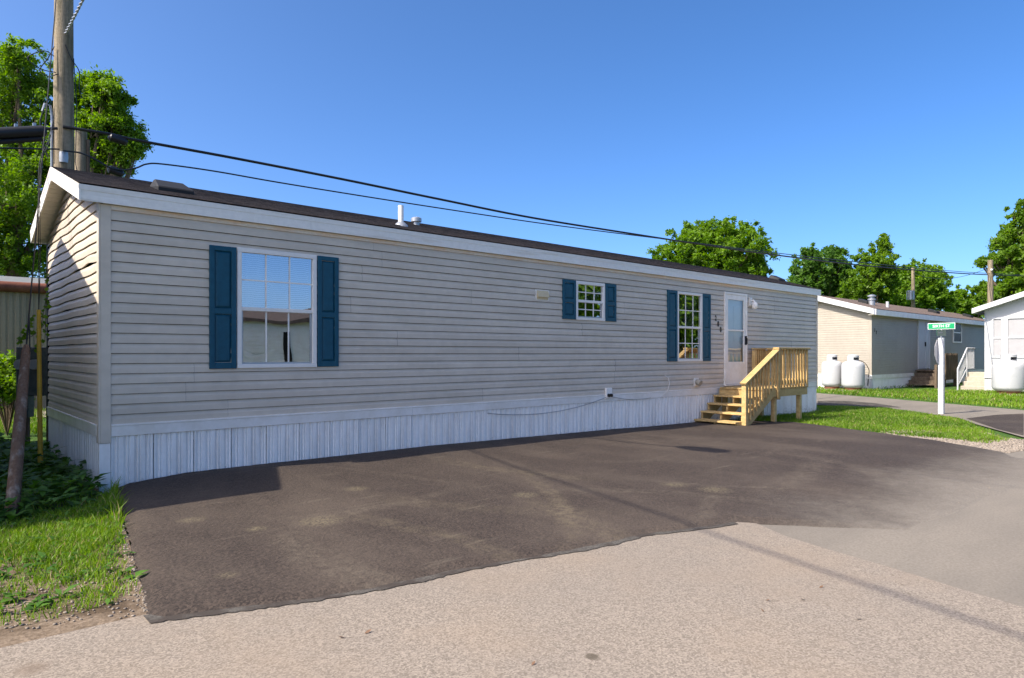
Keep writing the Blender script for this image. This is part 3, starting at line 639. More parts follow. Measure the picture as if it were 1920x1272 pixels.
def shutter(x0, x1, z0, z1):
    y0, y1 = -.042, -.012; st = .055; zm = z0 + (z1 - z0) * .47; b = B()
    b.box(x0, x0 + st, y0, y1, z0, z1).box(x1 - st, x1, y0, y1, z0, z1)
    for a, c in ((z0, z0 + st * 1.25), (zm - st * .6, zm + st * .6), (z1 - st, z1)): b.box(x0 + st, x1 - st, y0 + .0005, y1, a, c)
    s = b.build('shutter', 'shutter', home, bevel=.003)
    for a, c in ((z0 + st * 1.25, zm - st * .6), (zm + st * .6, z1 - st)):
        p = B(); i = .028; xa, xb = x0 + st, x1 - st
        o4 = [(xa, y1 - .008, a), (xb, y1 - .008, a), (xb, y1 - .008, c), (xa, y1 - .008, c)]; i4 = [(xa + i, y0 + .006, a + i), (xb - i, y0 + .006, a + i), (xb - i, y0 + .006, c - i), (xa + i, y0 + .006, c - i)]
        p.add(o4 + i4, [(4, 5, 6, 7), (0, 1, 5, 4), (1, 2, 6, 5), (2, 3, 7, 6), (3, 0, 4, 7)]); p.build('raised_panel', 'shutter', s)
for xa, xb, za, zb in ((1.052, 1.348, 1.232, 2.622), (2.345, 2.63, 1.24, 2.626), (6.74, 7.06, 1.99, 2.657), (7.838, 8.135, 1.985, 2.66), (9.71, 10.04, 1.25, 2.665), (10.958, 11.255, 1.25, 2.66)): shutter(xa, xb, za, zb)
# --- storm door
dx0, dx1, dz0, dz1 = DOOR
fr = B().box(dx0, dx0 + .045, -.045, .03, dz0, dz1).box(dx1 - .045, dx1, -.045, .03, dz0, dz1).box(dx0 + .045, dx1 - .045, -.045, .03, dz1 - .05, dz1).box(dx0 - .02, dx1 + .02, -.075, .0, dz0 - .025, dz0).build('door_frame', 'vinyl', home, bevel=.004)
a, c = dx0 + .047, dx1 - .047; g0, g1, gm = dz0 + .50, dz1 - .16, dz0 + 1.20
dl = B().box(a, a + .095, -.034, -.004, dz0 + .01, dz1 - .052).box(c - .095, c, -.034, -.004, dz0 + .01, dz1 - .052).box(a + .095, c - .095, -.034, -.004, dz0 + .01, g0).box(a + .095, c - .095, -.034, -.004, g1, dz1 - .052).box(a + .095, c - .095, -.033, -.006, gm - .018, gm + .018).build('storm_door', 'vinyl', home, bevel=.003)
B().box(a + .15, c - .15, -.038, -.034, dz0 + .09, g0 - .09).build('kick_panel', 'vinyl', dl, bevel=.003)
B().add([(a + .09, -.016, g0), (c - .09, -.016, g0), (c - .09, -.016, g1), (a + .09, -.016, g1)], [(0, 1, 2, 3)]).build('glass_pane', 'glass_door', dl)
ind = B().box(a - .01, c + .01, .05, .09, dz0, dz1 - .03).build('inner_door', 'storm_glass_back', home)
for zz0, zz1 in ((dz0 + .2, dz0 + .8), (dz0 + .95, dz0 + 1.75)):
    for xx0, xx1 in ((a + .12, a + .37), (a + .46, a + .71)): B().box(xx0, xx1, .04, .051, zz0, zz1).build('door_panel', 'storm_glass_back', ind, bevel=.012)
B().box(c - .14, c - .075, -.012, .048, dz0 + .90, dz0 + 1.06).build('inner_knob_plate', 'galv', ind, bevel=.01)
B().box(c - .055, c - .03, -.075, -.034, dz0 + .88, dz0 + 1.08).tube([(c - .045, -.05, dz0 + 1.05), (c - .045, -.085, dz0 + 1.03), (c - .045, -.085, dz0 + .90)], .010, 8).build('door_handle', 'black_metal', dl)
# --- fittings on the wall
v_ = B().box(6.12, 6.43, -.022, -.004, 2.275, 2.445).build('exhaust_vent', 'vinyl', home, bevel=.004)
B().prism([(-.022, 2.435), (-.030, 2.425), (-.055, 2.335), (-.055, 2.325), (-.022, 2.325)], 0, 6.145, 6.405).box(6.145, 6.405, -.026, -.022, 2.285, 2.325).build('vent_flap', 'beige_vent', v_)
v_ = B().box(7.84, 8.0, -.055, -.01, .60, .79).build('outlet_box', 'vinyl', home, bevel=.006)
for dx in (.05, .115): B().tube([(7.84 + dx, -.05, .66), (7.84 + dx, -.085, .655)], .03, 12).build('outlet_plug', 'black', v_)
v_ = B().box(10.65, 10.82, -.03, -.006, .73, .905).build('dryer_vent', 'vinyl', home, bevel=.005)
B().tube([(10.735, -.02, .82), (10.735, -.07, .815), (10.735, -.12, .79)], [.058, .06, .066], 14).build('vent_hood', 'concrete', v_)
v_ = B().box(12.86, 12.985, -.045, -.01, 2.50, 2.69).build('porch_light', 'vinyl', home, bevel=.006)
B().tube([(12.925, -.04, 2.62), (12.925, -.10, 2.63), (12.925, -.13, 2.58)], .02, 8).lathe((12.925, -.13, 2.42), [(.035, 0), (.062, .03), (.066, .10), (.05, .15), (.03, .165)], 16).build('lamp_shade', 'frame', v_, smooth=True)
for i, ch in enumerate('200'):
    me = text_mesh(ch, .16, .004, .003); o = bpy.data.objects.new('house_number', me); COL.objects.link(o); me.materials.clear(); me.materials.append(M['black_metal'])
    o.parent = home; o.location = Vector((11.47 + .098 * i, -.024, 2.165 - .122 * i)) - ORG; o.rotation_euler = (math.radians(90), 0, 0); o.scale = (.72, 1, 1)
# cables hanging on the skirting
def sag(p, q, s, n=14): return [Vector(p).lerp(Vector(q), t) - Vector((0, 0, 4 * s * t * (1 - t))) for t in [i / (n - 1) for i in range(n)]]
B().tube(sag((5.1, -.02, .50), (7.86, -.05, .63), .13), .006, 6).build('hanging_cable', 'galv', home)
B().tube(sag((8.0, -.045, .63), (9.15, -.045, .56), .04), .005, 6).build('hanging_cable', 'galv', home)
B().tube([(9.62, -.03, .98), (9.72, -.045, .93), (9.76, -.045, .82), (9.71, -.045, .70), (9.58, -.05, .62), (9.45, -.045, .56)], .006, 6).build('hanging_cable', 'vinyl', home)
# --- roof fittings
def turtle(x, y, s=1.0):
    z0 = roof_z(y) + .012; sl = (RZ - ZF1) / (WY / 2 + OV)
    b = B().add([(x - .2 * s, y - .17 * s, z0 - .17 * s * sl), (x + .2 * s, y - .17 * s, z0 - .17 * s * sl), (x + .2 * s, y + .17 * s, z0 + .17 * s * sl), (x - .2 * s, y + .17 * s, z0 + .17 * s * sl),
                 (x - .2 * s, y - .17 * s, z0 + .05 - .17 * s * sl), (x + .2 * s, y - .17 * s, z0 + .05 - .17 * s * sl), (x + .16 * s, y + .12 * s, z0 + .10 + .12 * s * sl), (x - .16 * s, y + .12 * s, z0 + .10 + .12 * s * sl)],
                [(4, 5, 6, 7), (0, 1, 5, 4), (1, 2, 6, 5), (2, 3, 7, 6), (3, 0, 4, 7)])
    b.build('roof_vent', 'black_metal', home, bevel=.012)
turtle(.84, .62); turtle(16.2, 1.0, .9)
z0 = roof_z(.55); B().tube([(3.93, .55, z0 - .02), (3.93, .55, z0 + .30)], .04, 14).build('vent_pipe', 'vinyl', home, smooth=True)
B().lathe((3.93, .55, z0 - .03), [(.12, 0), (.10, .04), (.055, .08), (.045, .09)], 16).build('pipe_flashing', 'galv', home, smooth=True)
z0 = roof_z(1.15); B().lathe((4.6, 1.15, z0 - .03), [(.05, 0), (.05, .08), (.085, .085), (.085, .14), (.06, .155)], 16).build('vent_cap', 'galv', home, smooth=True)
# ---------------------------------------------------------------- wooden deck and stairs
DX0, DX1, DYF, DZ = 11.52, 13.45, -1.10, .69
deck = thing('wooden_deck', 'new yellow pine entry deck with stairs and baluster railing below the white door', 'deck', (12.4, -.55, -.05))
def deep(o): return o
yb = -.075; bw = .138
k = 0; y = DYF
while y < yb - .05: B().box(DX0 - .02, DX1, y, min(y + bw, yb), DZ - .035, DZ).build('deck_board', 'wood', deck, bevel=.004); y += bw + .006
B().box(DX0, DX1, DYF - .0, DYF + .038, DZ - .185, DZ - .037).build('rim_joist', 'wood', deck, bevel=.004)
B().box(DX1 - .038, DX1, DYF + .04, yb, DZ - .185, DZ - .037).build('rim_joist', 'wood', deck, bevel=.004)
B().box(DX0, DX0 + .038, DYF + .04, yb, DZ - .185, DZ - .037).build('rim_joist', 'wood', deck, bevel=.004)
for px_, py_ in ((12.08, DYF + .085), (13.22, DYF + .085), (13.22, yb - .06), (11.65, yb - .06)):
    B().box(px_ - .045, px_ + .045, py_ - .045, py_ + .045, gz(px_, py_) - .1, DZ - .037).build('deck_post', 'wood', deck, bevel=.005)
STEPS = [(10.55, .07), (10.79, .225), (11.03, .38), (11.27, .535)]
for sx_, sz_ in STEPS:
    for q in (0, 1): B().box(sx_ - .02 + q * .137, sx_ + .112 + q * .137, -1.03, yb - .02, sz_ - .036, sz_).build('stair_tread', 'wood', deck, bevel=.004)
for yy in (-1.03, -.56, -.13):
    pts = [(10.60, -.03)]
    for sx_, sz_ in STEPS: pts += [(sx_ + .015, sz_ - .037), (sx_ + .25, sz_ - .037)]
    pts += [(11.52, DZ - .19), (11.52, .30), (10.95, -.03)]
    B().prism(pts, 1, yy, yy + .038).build('stair_stringer', 'wood', deck, bevel=.003)
B().box(10.74, 10.84, DYF - .03, DYF + .065, -.02, .80).build('newel_post', 'wood', deck, bevel=.005)
B().box(12.03, 12.12, DYF - .045, DYF - .002, .45, 1.50).build('rail_post', 'wood', deck, bevel=.005)
B().box(13.36, 13.45, DYF + .04, DYF + .13, DZ - .18, 1.485).build('rail_post', 'wood', deck, bevel=.005)
B().box(13.35, 13.44, yb - .11, yb - .02, DZ, 1.485).build('rail_post', 'wood', deck, bevel=.005)
B().box(12.86, 12.95, yb - .10, yb - .02, DZ, 1.485).build('rail_post', 'wood', deck, bevel=.005)
# top rails
B().bar((10.70, DYF + .01, .815), (12.12, DYF + .01, 1.515), .14, .036, (0, 1, 0)).build('stair_handrail', 'wood', deck, bevel=.004)
B().box(12.02, DX1 + .03, DYF - .06, DYF + .075, 1.501, 1.537).build('top_rail', 'wood', deck, bevel=.004)
B().box(DX1 - .10, DX1 + .03, DYF + .076, yb - .01, 1.501, 1.537).build('top_rail', 'wood', deck, bevel=.004)
B().box(12.85, DX1 - .101, yb - .12, yb - .01, 1.5, 1.536).build('top_rail', 'wood', deck, bevel=.004)
B().box(12.12, DX1 - .0, DYF - .001, DYF + .036, 1.41, 1.498).build('rail_strip', 'wood', deck, bevel=.003)
B().box(12.12, DX1 - .0, DYF - .001, DYF + .036, DZ + .07, DZ + .155).build('rail_strip', 'wood', deck, bevel=.003)
B().box(DX1 - .04, DX1 - .002, DYF + .13, yb - .11, 1.41, 1.498).build('rail_strip', 'wood', deck, bevel=.003)
B().box(DX1 - .04, DX1 - .002, DYF + .13, yb - .11, DZ + .07, DZ + .155).build('rail_strip', 'wood', deck, bevel=.003)
B().box(12.95, DX1 - .1, yb - .065, yb - .03, 1.41, 1.498).build('rail_strip', 'wood', deck, bevel=.003)
B().bar((10.84, DYF + .02, .80), (12.03, DYF + .02, 1.39), .036, .085, (0, 1, 0)).build('rail_strip', 'wood', deck, bevel=.003)
p0 = None; n = 10
for i in range(n):
    xx = 12.20 + i * (1.19 / (n - 1)); 
    if p0 is None: p0 = B().prism([(DYF - .038, DZ - .03), (DYF - .002, DZ + .03), (DYF - .002, 1.499), (DYF - .038, 1.499)], 0, xx - .018, xx + .018).build('baluster', 'wood', deck, bevel=.002)
    else: clone(p0, xx - 12.20, 0, 0)
p0 = None
for i in range(7):
    yy = DYF + .22 + i * .115
    if p0 is None: p0 = B().prism([(DX1 + .034, DZ - .03), (DX1 - .001, DZ + .03), (DX1 - .001, 1.499), (DX1 + .034, 1.499)], 1, yy - .018, yy + .018).build('baluster', 'wood', deck, bevel=.002)
    else: clone(p0, 0, i * .115, 0)
for i in range(4): B().box(13.0 + i * .1, 13.036 + i * .1, yb - .10, yb - .066, DZ + .02, 1.499).build('baluster', 'wood', deck)
for i in range(9):     # sloping balusters between handrail and stringer
    xx = 10.93 + i * .128; zt = .815 + (xx - 10.70) * .493 - .022; zb = -.03 + (xx - 10.60) * .60 - .0
    zb = max(.02, (xx - 10.72) * .62 - .05)
    B().prism([(DYF - .032, zb), (DYF + .0015, zb + .05), (DYF + .0015, zt), (DYF - .032, zt)], 0, xx - .018, xx + .018).build('baluster', 'wood', deck, bevel=.002)
B().bar((10.80, DYF + .022, .02), (11.98, DYF + .022, .66), .036, .22, (0, 1, 0)).build('stair_skirt_board', 'wood', deck, bevel=.004)
# ---------------------------------------------------------------- poles, cables, guys
PX, PY = .34, 4.52
pole = thing('utility_pole', 'weathered wooden utility pole behind the grey home, rising out of frame', 'utility pole', (PX, PY, 0))
B().tube([(PX, PY, -.2), (PX, PY, 3), (PX, PY, 6.5), (PX + .02, PY, 9.6)], [.16, .145, .128, .112], 18).build('pole_shaft', 'polewood', pole, smooth=True)
ra = (Vector((CAM.x, CAM.y, 0)) - Vector((PX, PY, 0))).normalized(); sd2 = Vector((ra.y, -ra.x, 0)) * -1  # sd2 = towards image right
def around(s, f, z_): return Vector((PX, PY, z_)) + sd2 * s + ra * f
B().tube([around(-.155, .03, 3.2), around(-.15, .03, 5.05)], .018, 8).tube([around(-.15, .03, 5.05), around(-.17, .04, 5.2), around(-.24, .04, 5.22), around(-.27, .04, 5.1)], .018, 8).build('conduit', 'galv', pole, smooth=True)
B().tube([around(-.25, .05, 5.15), around(-.30, .05, 4.95), around(-.27, .06, 4.6), around(-.2, .06, 4.4)], .009, 6).build('cable_loop', 'black', pole)
for pts in ([(-.12, .1, 5.95), (-.25, .1, 6.0), (-.45, .1, 5.85), (-.30, .1, 5.72), (-.10, .12, 5.70)], [(-.12, .1, 6.1), (-.2, .1, 5.9), (-.3, .1, 5.7), (-.2, .12, 5.62), (-.08, .12, 5.68)], [(.02, .14, 6.15), (.10, .13, 5.95), (.2, .08, 5.8), (.2, .06, 5.55), (.24, .05, 5.4)]):
    cs = [around(*p) for p in pts]; fine = []
    for i in range(len(cs) - 1):
        pm, pn = cs[max(i - 1, 0)], cs[min(i + 2, len(cs) - 1)]
        for t in np.linspace(0, 1, 6, endpoint=False): fine.append(.5 * ((2 * cs[i]) + (-pm + cs[i + 1]) * t + (2 * pm - 5 * cs[i] + 4 * cs[i + 1] - pn) * t * t + (-pm + 3 * cs[i] - 3 * cs[i + 1] + pn) * t ** 3))
    B().tube(fine + [cs[-1]], .007, 6).build('cable_loop', 'black', pole)
B().tube([around(.13, .04, 6.0), around(.17, .03, 5.2), around(.15, .03, 4.4), around(.2, .02, 4.1)], .006, 6).build('drop_wire', 'black', pole)
for s, zz, m_ in ((0.02, 6.35, 'galv'), (-.05, 5.62, 'rust'), (-.03, 5.15, 'rust'), (-.02, 4.75, 'galv')):
    B().bar(around(s, .125, zz - .07), around(s, .125, zz + .07), .05, .03).build('bolt_bracket', m_, pole)
for k in range(7):
    a0 = around(random.uniform(-.1, .06), .142, random.uniform(3.6, 4.3)); B().tube([a0, a0 + Vector((random.uniform(-.1, .1), 0, -.25)), a0 + Vector((random.uniform(-.1, .1), -.02, -.5))], .006, 5).build('bond_wire', 'galv', pole)
B().lathe(tuple(around(0, .11, 4.42)), [(.0, -.09), (.06, -.08), (.065, 0), (.06, .08), (.0, .09)], 12).build('pole_tag', 'galv', pole, smooth=True)
d2 = at_depth(152, 300, 12.2)
stub = thing('pole_stub', 'short sawn-off pole stub right behind the tall utility pole', 'pole', (d2.x, d2.y, 0))
B().tube([(d2.x, d2.y, -.2), (d2.x, d2.y, 2), (d2.x, d2.y, at_depth(152, 247, 12.2).z)], [.115, .105, .095], 14).build('pole_shaft', 'polewood', stub, smooth=True)
B().tube([(d2.x + .09, d2.y - .05, 3.0), (d2.x + .1, d2.y - .06, at_depth(152, 262, 12.2).z)], .03, 6).build('old_vine_stem', 'oldwood', stub)
# main aerial cable along the back of the home: photo rays on the plane y = PY
def cab(pp, Y=PY - .16):
    out = []
    for px, py in pp:
        d = ray(px, py); t = (Y - CAM.y - .075 * (CAM.x - PX)) / (d.y + .075 * d.x); out.append(CAM + d * t)
    return out
def smooth_pts(P, n=8):
    out = []
    for i in range(len(P) - 1):
        pm, pn = P[max(i - 1, 0)], P[min(i + 2, len(P) - 1)]
        for t in np.linspace(0, 1, n, endpoint=False): out.append(.5 * ((2 * P[i]) + (-pm + P[i + 1]) * t + (2 * pm - 5 * P[i] + 4 * P[i + 1] - pn) * t * t + (-pm + 3 * P[i] - 3 * P[i + 1] + pn) * t ** 3))
    return out + [P[-1]]
c1 = cab([(118, 238), (200, 251), (260, 264), (440, 297), (640, 336), (820, 373), (1000, 409), (1200, 441), (1330, 461), (1450, 478), (1600, 496), (1720, 507), (1820, 514), (1918, 518)])
far = c1[-1] + (c1[-1] - c1[-2]) * .25
t_ = tag(B().tube(smooth_pts(c1), .024, 8).build('aerial_cable', 'black', None), 'thick black aerial cable stretched above the roof of the grey home', 'cable')
c2 = cab([(118, 283), (150, 287), (178, 299), (205, 314), (232, 319), (256, 315), (275, 308), (305, 308), (400, 321), (520, 342), (680, 368), (840, 393), (1000, 417), (1120, 433), (1200, 443)], PY - .22)
c2 += cab([(1330, 459), (1450, 474), (1600, 491), (1720, 503), (1820, 511), (1918, 516)], PY - .22)
tag(B().tube(smooth_pts(c2), .013, 6).build('aerial_cable', 'black', None), 'thinner black cable below the thick one, with a slack dip by the pole', 'cable')
c3 = cab([(-40, 243), (60, 243), (108, 241)], PY - .16)
tag(B().tube(c3, .022, 8).build('aerial_cable', 'black', None), 'black cable leaving the pole to the left behind the splice case', 'cable')
tag(B().tube(cab([(-40, 277), (50, 279), (112, 280)], PY - .2), .012, 6).build('aerial_cable', 'black', None), 'lower thin black cable left of the utility pole', 'cable')
a_, b_ = at_y(-30, 252, PY - .2), at_y(87, 246, PY - .2)
sp = thing('splice_case', 'long black cylindrical cable splice case left of the utility pole', 'splice case', tuple((a_ + b_) / 2))
B().tube([a_, a_.lerp(b_, .05), a_.lerp(b_, .95), b_], [.05, .085, .085, .05], 16).build('case_body', 'black', sp, smooth=True)
for t in (.2, .5, .8): q = a_.lerp(b_, t); B().box(q.x - .02, q.x + .02, q.y - .03, q.y + .03, q.z + .06, q.z + .125).build('clamp', 'galv', sp)
B().tube([a_ - Vector((0, 0, .13)), b_ - Vector((.05, 0, .13))], .035, 8).build('lower_case', 'black', sp, smooth=True)
for (px, py, L, lab) in ((221, 263, 36, 'black cable block clamped on the thick cable right of the pole'), (217, 323, 30, 'black cable block at the dip of the thinner cable above the roof')):
    a_, b_ = at_y(px - L / 2, py - 7, PY - .2), at_y(px + L / 2, py + 5, PY - .2); o = B().tube([a_, a_.lerp(b_, .12), a_.lerp(b_, .88), b_], [.03, .065, .06, .03], 12).build('cable_block', 'black', None, smooth=True); tag(o, lab, 'cable block')
# twisted service cable from the pole towards the street, with a splice
tw = []
A0, A1 = Vector((PX, PY - .15, 6.32)), Vector((PX + .1, -1.25, 6.9)); N = 160
for ph in (0, math.pi):
    tw.append([A0.lerp(A1, i / N) + Vector((.012 * math.cos(i * .9 + ph), 0, .012 * math.sin(i * .9 + ph) - .25 * 4 * (i / N) * (1 - i / N) * .5)) for i in range(N + 1)])
b = B().tube(tw[0], .011, 6).tube(tw[1], .011, 6); b.tube([A1, A1 + Vector((-.02, -6, .25)), A1 + Vector((.1, -14, .9))], .006, 6)
e = A1; b.tube([e + Vector((0, .4, 0)), e + Vector((0, .28, 0)), e + Vector((0, 0, 0)), e + Vector((0, -.35, .0)), e + Vector((0, -.45, 0))], [.02, .11, .17, .14, .03], 12)
tag(b.build('service_cable', 'galv', None), 'twisted grey service cable running from the pole top towards the street', 'cable')
# another cable over the street, its shadow crosses the driveway
P1, P2 = on_ground(900, 857), on_ground(1918, 1196); h = 8.0; S = Vector((.96, -.18, 0))
W1, W2 = Vector((P1.x, P1.y, h)) - S * h, Vector((P2.x, P2.y, h)) - S * h; dr = (W1 - W2).normalized()
tag(B().tube([W1 + dr * 11, W1, W2, W2 - dr * 12], .018, 8).build('street_cable', 'black', None), 'overhead cable crossing the street, seen only as a thin shadow on the driveway', 'cable')
pA = W1 + dr * 11; tg = thing('utility_pole', 'utility pole off to the left carrying the street cable', 'utility pole', (pA.x, pA.y, 0)); B().tube([(pA.x, pA.y, -.2), (pA.x, pA.y, 8.6)], [.15, .11], 14).build('pole_shaft', 'polewood', tg, smooth=True)
pB = W2 - dr * 12; tg = thing('utility_pole', 'utility pole behind the camera across the street', 'utility pole', (pB.x, pB.y, 0)); B().tube([(pB.x, pB.y, -.2), (pB.x, pB.y, 8.6)], [.15, .11], 14).build('pole_shaft', 'polewood', tg, smooth=True)
# guy wires with guards
g0 = on_ground(22, 968); gt = Vector((PX - .1, PY - .1, 7.0)); gd = (gt - g0)
guy = thing('guy_wire', 'steel guy wire with a leaning brown half-round wooden guard', 'guy wire', tuple(g0))
B().tube([g0 - gd * .02, g0 + gd * .10, g0 + gd * .205, g0 + gd * .212], [.058, .050, .038, .022], 12).build('wooden_guard', 'guard', guy, smooth=True)
B().tube([g0 + gd * .2, g0 + gd * .995], .007, 6).build('wire', 'black_metal', guy)
B().tube([g0 + gd * .2 + Vector((.035, 0, .02)), g0 + gd * .26 + Vector((.0, 0, 0)), g0 + gd * .6], .006, 6).build('wire', 'black_metal', guy)
y0 = on_ground(76, 893); yt = at_depth(72.5, 581, 7.72)
guy = thing('guy_wire', 'slack guy wires ending in an upright yellow plastic guard', 'guy wire', tuple(y0))
B().tube([y0 + Vector((0, 0, .03)), (y0 + yt) / 2, yt], [.026, .024, .02], 10).build('yellow_guard', 'yellow', guy, smooth=True)
B().tube([y0 - Vector((0, 0, .1)), y0 + Vector((0, 0, .12))], .035, 8).build('anchor_rod', 'oldwood', guy)
wp = [yt - Vector((0, 0, .05)), Vector((-.335, 1.55, 2.5)), Vector((-.325, 1.66, 3.1)), Vector((-.28, 1.95, 3.7)), Vector((-.12, 2.5, 4.15)), Vector((PX - .14, PY - .08, 5.0))]
for dx, dy in ((0, 0), (.02, .05)):
    B().tube(smooth_pts([wp[0]] + [p + Vector((dx * (1 if i < 4 else .3), dy, 0)) for i, p in enumerate(wp[1:-1])] + [wp[-1]], 5), .0045, 5).build('wire', 'black_metal', guy)
# hanging vine between the guys
vb = B(); V = []; T = []; R_ = []
for (sx_, sy_, ex, ey) in ((88, 505, 84, 640), (86, 560, 66, 655), (82, 610, 30, 638), (62, 590, 42, 630)):
    A_, C_ = at_depth(sx_, sy_, 8.6), at_depth(ex, ey, 8.5); vb.tube(sag(A_, C_, .06, 8), .004, 5)
    for k in range(16):
        p = A_.lerp(C_, (k + .5) / 16) + Vector((random.uniform(-.03, .03), random.uniform(-.05, .05), -.06 * random.random())); s = random.uniform(.02, .035); n_ = Vector((random.uniform(-1, 1), -1, random.uniform(0, 1))).normalized(); u = n_.cross(Vector((0, 0, 1))).normalized() * s; v2 = n_.cross(u).normalized() * s
        i = len(V); V += [p - u, p - v2, p + u, p + v2]; T.append((i, i + 1, i + 2, i + 3)); R_ += [random.random()] * 4
vine = thing('climbing_vine', 'thin leafy vine hanging between the guy wires and the home corner', 'vine', tuple(at_depth(80, 600, 8.55)))
vb.build('vine_stem', 'oldwood', vine); lv = np_mesh('vine_leaves', np.array([tuple(Vector(q) - ORG) for q in V]), np.array(T), 'leaf_c', np.array(R_)); lv.parent = vine
# meter cabinet
p = at_depth(63, 742, 10.4); q = at_depth(63, 651, 10.4)
mc = thing('meter_cabinet', 'dark green utility meter cabinet on posts behind the guy guards', 'cabinet', (p.x, p.y, 0))
dirx = Vector((CYW, -SY, 0)); 
def ob(c, wx, wy, z0, z1): 
    c = Vector(c); fy = Vector((SY, CYW, 0)); pts = []
    for z_ in (z0, z1):
        for i, j in ((-1, -1), (1, -1), (1, 1), (-1, 1)): v = c + dirx * (i * wx / 2) + fy * (j * wy / 2); pts.append((v.x, v.y, z_))
    return pts, [(0, 3, 2, 1), (4, 5, 6, 7), (0, 1, 5, 4), (1, 2, 6, 5), (2, 3, 7, 6), (3, 0, 4, 7)]
B().add(*ob(p, .46, .12, p.z, q.z)).build('cabinet_box', 'metal_dark', mc, bevel=.008)
fy = Vector((SY, CYW, 0))
for s in (-.12, .1): c_ = p + dirx * s - fy * .07; B().tube([c_ + Vector((0, 0, .48)), c_ + Vector((0, 0, .48)) - fy * .09], .075, 16).build('meter_dial', 'galv', mc)
B().add(*ob(p + dirx * -.09 - fy * .01, .12, .14, p.z - .33, p.z - .003)).build('lower_box', 'metal_dark', mc, bevel=.006)
for s in (-.19, .19): B().add(*ob(p + dirx * s + fy * .1, .09, .06, -.1, q.z - .02)).build('cabinet_post', 'oldwood', mc)
# ---------------------------------------------------------------- vegetation
def crown_mesh(name, blobs, n, size, m, parent, clump=.15, shoots=.34):
    vol = np.array([b[1] ** 2 for b in blobs]); cnt = (vol / vol.sum() * n).astype(int); V = []; R = []
    for (c, r), k in zip(blobs, cnt):
        nc = max(20, int(r * r * 60)); d = RNG.normal(size=(nc, 3)); d /= np.linalg.norm(d, axis=1)[:, None]; rad = RNG.uniform(.12, 1.0, nc) ** .55; sh = RNG.random(nc) < shoots; rad[sh] *= RNG.uniform(1.0, 1.5, sh.sum())
        cc = np.array(c) + d * (rad * r)[:, None] * [1, 1, .95] + RNG.normal(size=(nc, 3)) * (r * .13); idx = RNG.integers(0, nc, k); sig = np.where(sh, .10, clump)[idx] * max(.6, r * .55)
        P = cc[idx] + RNG.normal(size=(k, 3)) * sig[:, None] * [1, 1, 1.0]
        br = np.clip(RNG.normal(.5, .22, nc), 0, 1)[idx] * .6 + RNG.random(k) * .4
        nn = RNG.normal(size=(k, 3)) * .75 + [0, 0, .75]; nn /= np.linalg.norm(nn, axis=1)[:, None]; u = np.cross(nn, RNG.normal(size=(k, 3))); u /= np.linalg.norm(u, axis=1)[:, None]; v = np.cross(nn, u)
        s = size * RNG.uniform(.6, 1.35, k)[:, None]; q = np.stack([P - u * s, P - v * s * .55 + nn * s * .12, P + u * s, P + v * s * .55 + nn * s * .12], 1); V.append(q.reshape(-1, 3)); R.append(np.repeat(br, 4))
    V = np.vstack(V); o = np_mesh(name, V - np.array(ORG), np.arange(len(V)).reshape(-1, 4), m, np.concatenate(R)); o.parent = parent; return o
def tree(label, px, depth, blobs, n, size, m, spread=.8, cat='tree', group='deciduous trees behind the homes', trunk_r=None):
    base = at_depth(px, HY, depth); base.z = gz(base.x, base.y)
    t = thing('deciduous_tree', label, cat, tuple(base), group); s = depth / F; fyv = Vector((SY, CYW, 0)); bl = []
    for bx, by, br in blobs: c = at_depth(bx, by, depth) + fyv * random.uniform(-spread, spread) * br * s; bl.append((c, br * s))
    top = max(b[0].z for b in bl); r0 = trunk_r or .02 * top + .06; fork = base + Vector((0, 0, max(1.5, top * .35))); b = B()
    b.tube([base - Vector((0, 0, .3)), base + Vector((.03, 0, fork.z * .4)), fork], [r0 * 1.3, r0, r0 * .85], 10)
    for c, r in bl:
        mid = fork.lerp(c, .5) + Vector((random.uniform(-.3, .3), random.uniform(-.3, .3), r * .15)); b.tube([fork - Vector((0, 0, .15)), mid, c], [r0 * .5, r0 * .28, r0 * .08], 7)
        for k in range(4):
            e = c + Vector((random.uniform(-1, 1), random.uniform(-1, 1), random.uniform(-.2, .8))) * r * .6; b.tube([mid.lerp(c, .6), (mid + e) / 2 + Vector((0, 0, .1 * r)), e], [r0 * .16, r0 * .1, r0 * .03], 5)
    b.build('trunk', 'oldwood', t, smooth=True); crown_mesh('crown', bl, n, size, m, t); return t
random.seed(5)
tree('large leafy tree at the far left, behind the utility pole', 25, 24, [(15, 150, 70), (-55, 200, 90), (75, 195, 55), (30, 270, 85), (95, 290, 60), (-60, 340, 100), (40, 380, 80), (0, 460, 80), (85, 420, 55), (60, 500, 55), (15, 110, 34), (45, 118, 28), (-60, 470, 80)], 120000, .055, 'leaf', group=None)
tree('tree with a rounded crown just right of the utility pole', 175, 21, [(185, 215, 55), (215, 190, 38), (170, 180, 32), (200, 260, 55), (232, 262, 30), (160, 260, 45), (185, 310, 45), (150, 330, 45), (225, 225, 32), (180, 160, 16), (212, 155, 14), (246, 272, 18), (256, 286, 13), (222, 300, 26), (240, 240, 14), (165, 150, 12)], 70000, .048, 'leaf', group=None)
tree('round bright green tree rising over the roof of the grey home', 1325, 38, [(1330, 478, 58), (1272, 478, 42), (1392, 482, 46), (1345, 445, 32), (1235, 482, 22), (1428, 498, 22), (1300, 530, 55), (1370, 530, 55), (1285, 447, 22), (1385, 443, 26), (1315, 430, 16), (1410, 520, 35)], 60000, .088, 'leaf_c', group=None)
tree('dark green tree behind the right end of the grey home', 1535, 50, [(1530, 505, 36), (1562, 492, 30), (1502, 512, 22), (1580, 520, 34), (1530, 545, 42), (1520, 478, 18), (1568, 474, 14), (1590, 555, 40), (1500, 545, 25)], 34000, .115, 'leaf_b', group=None)
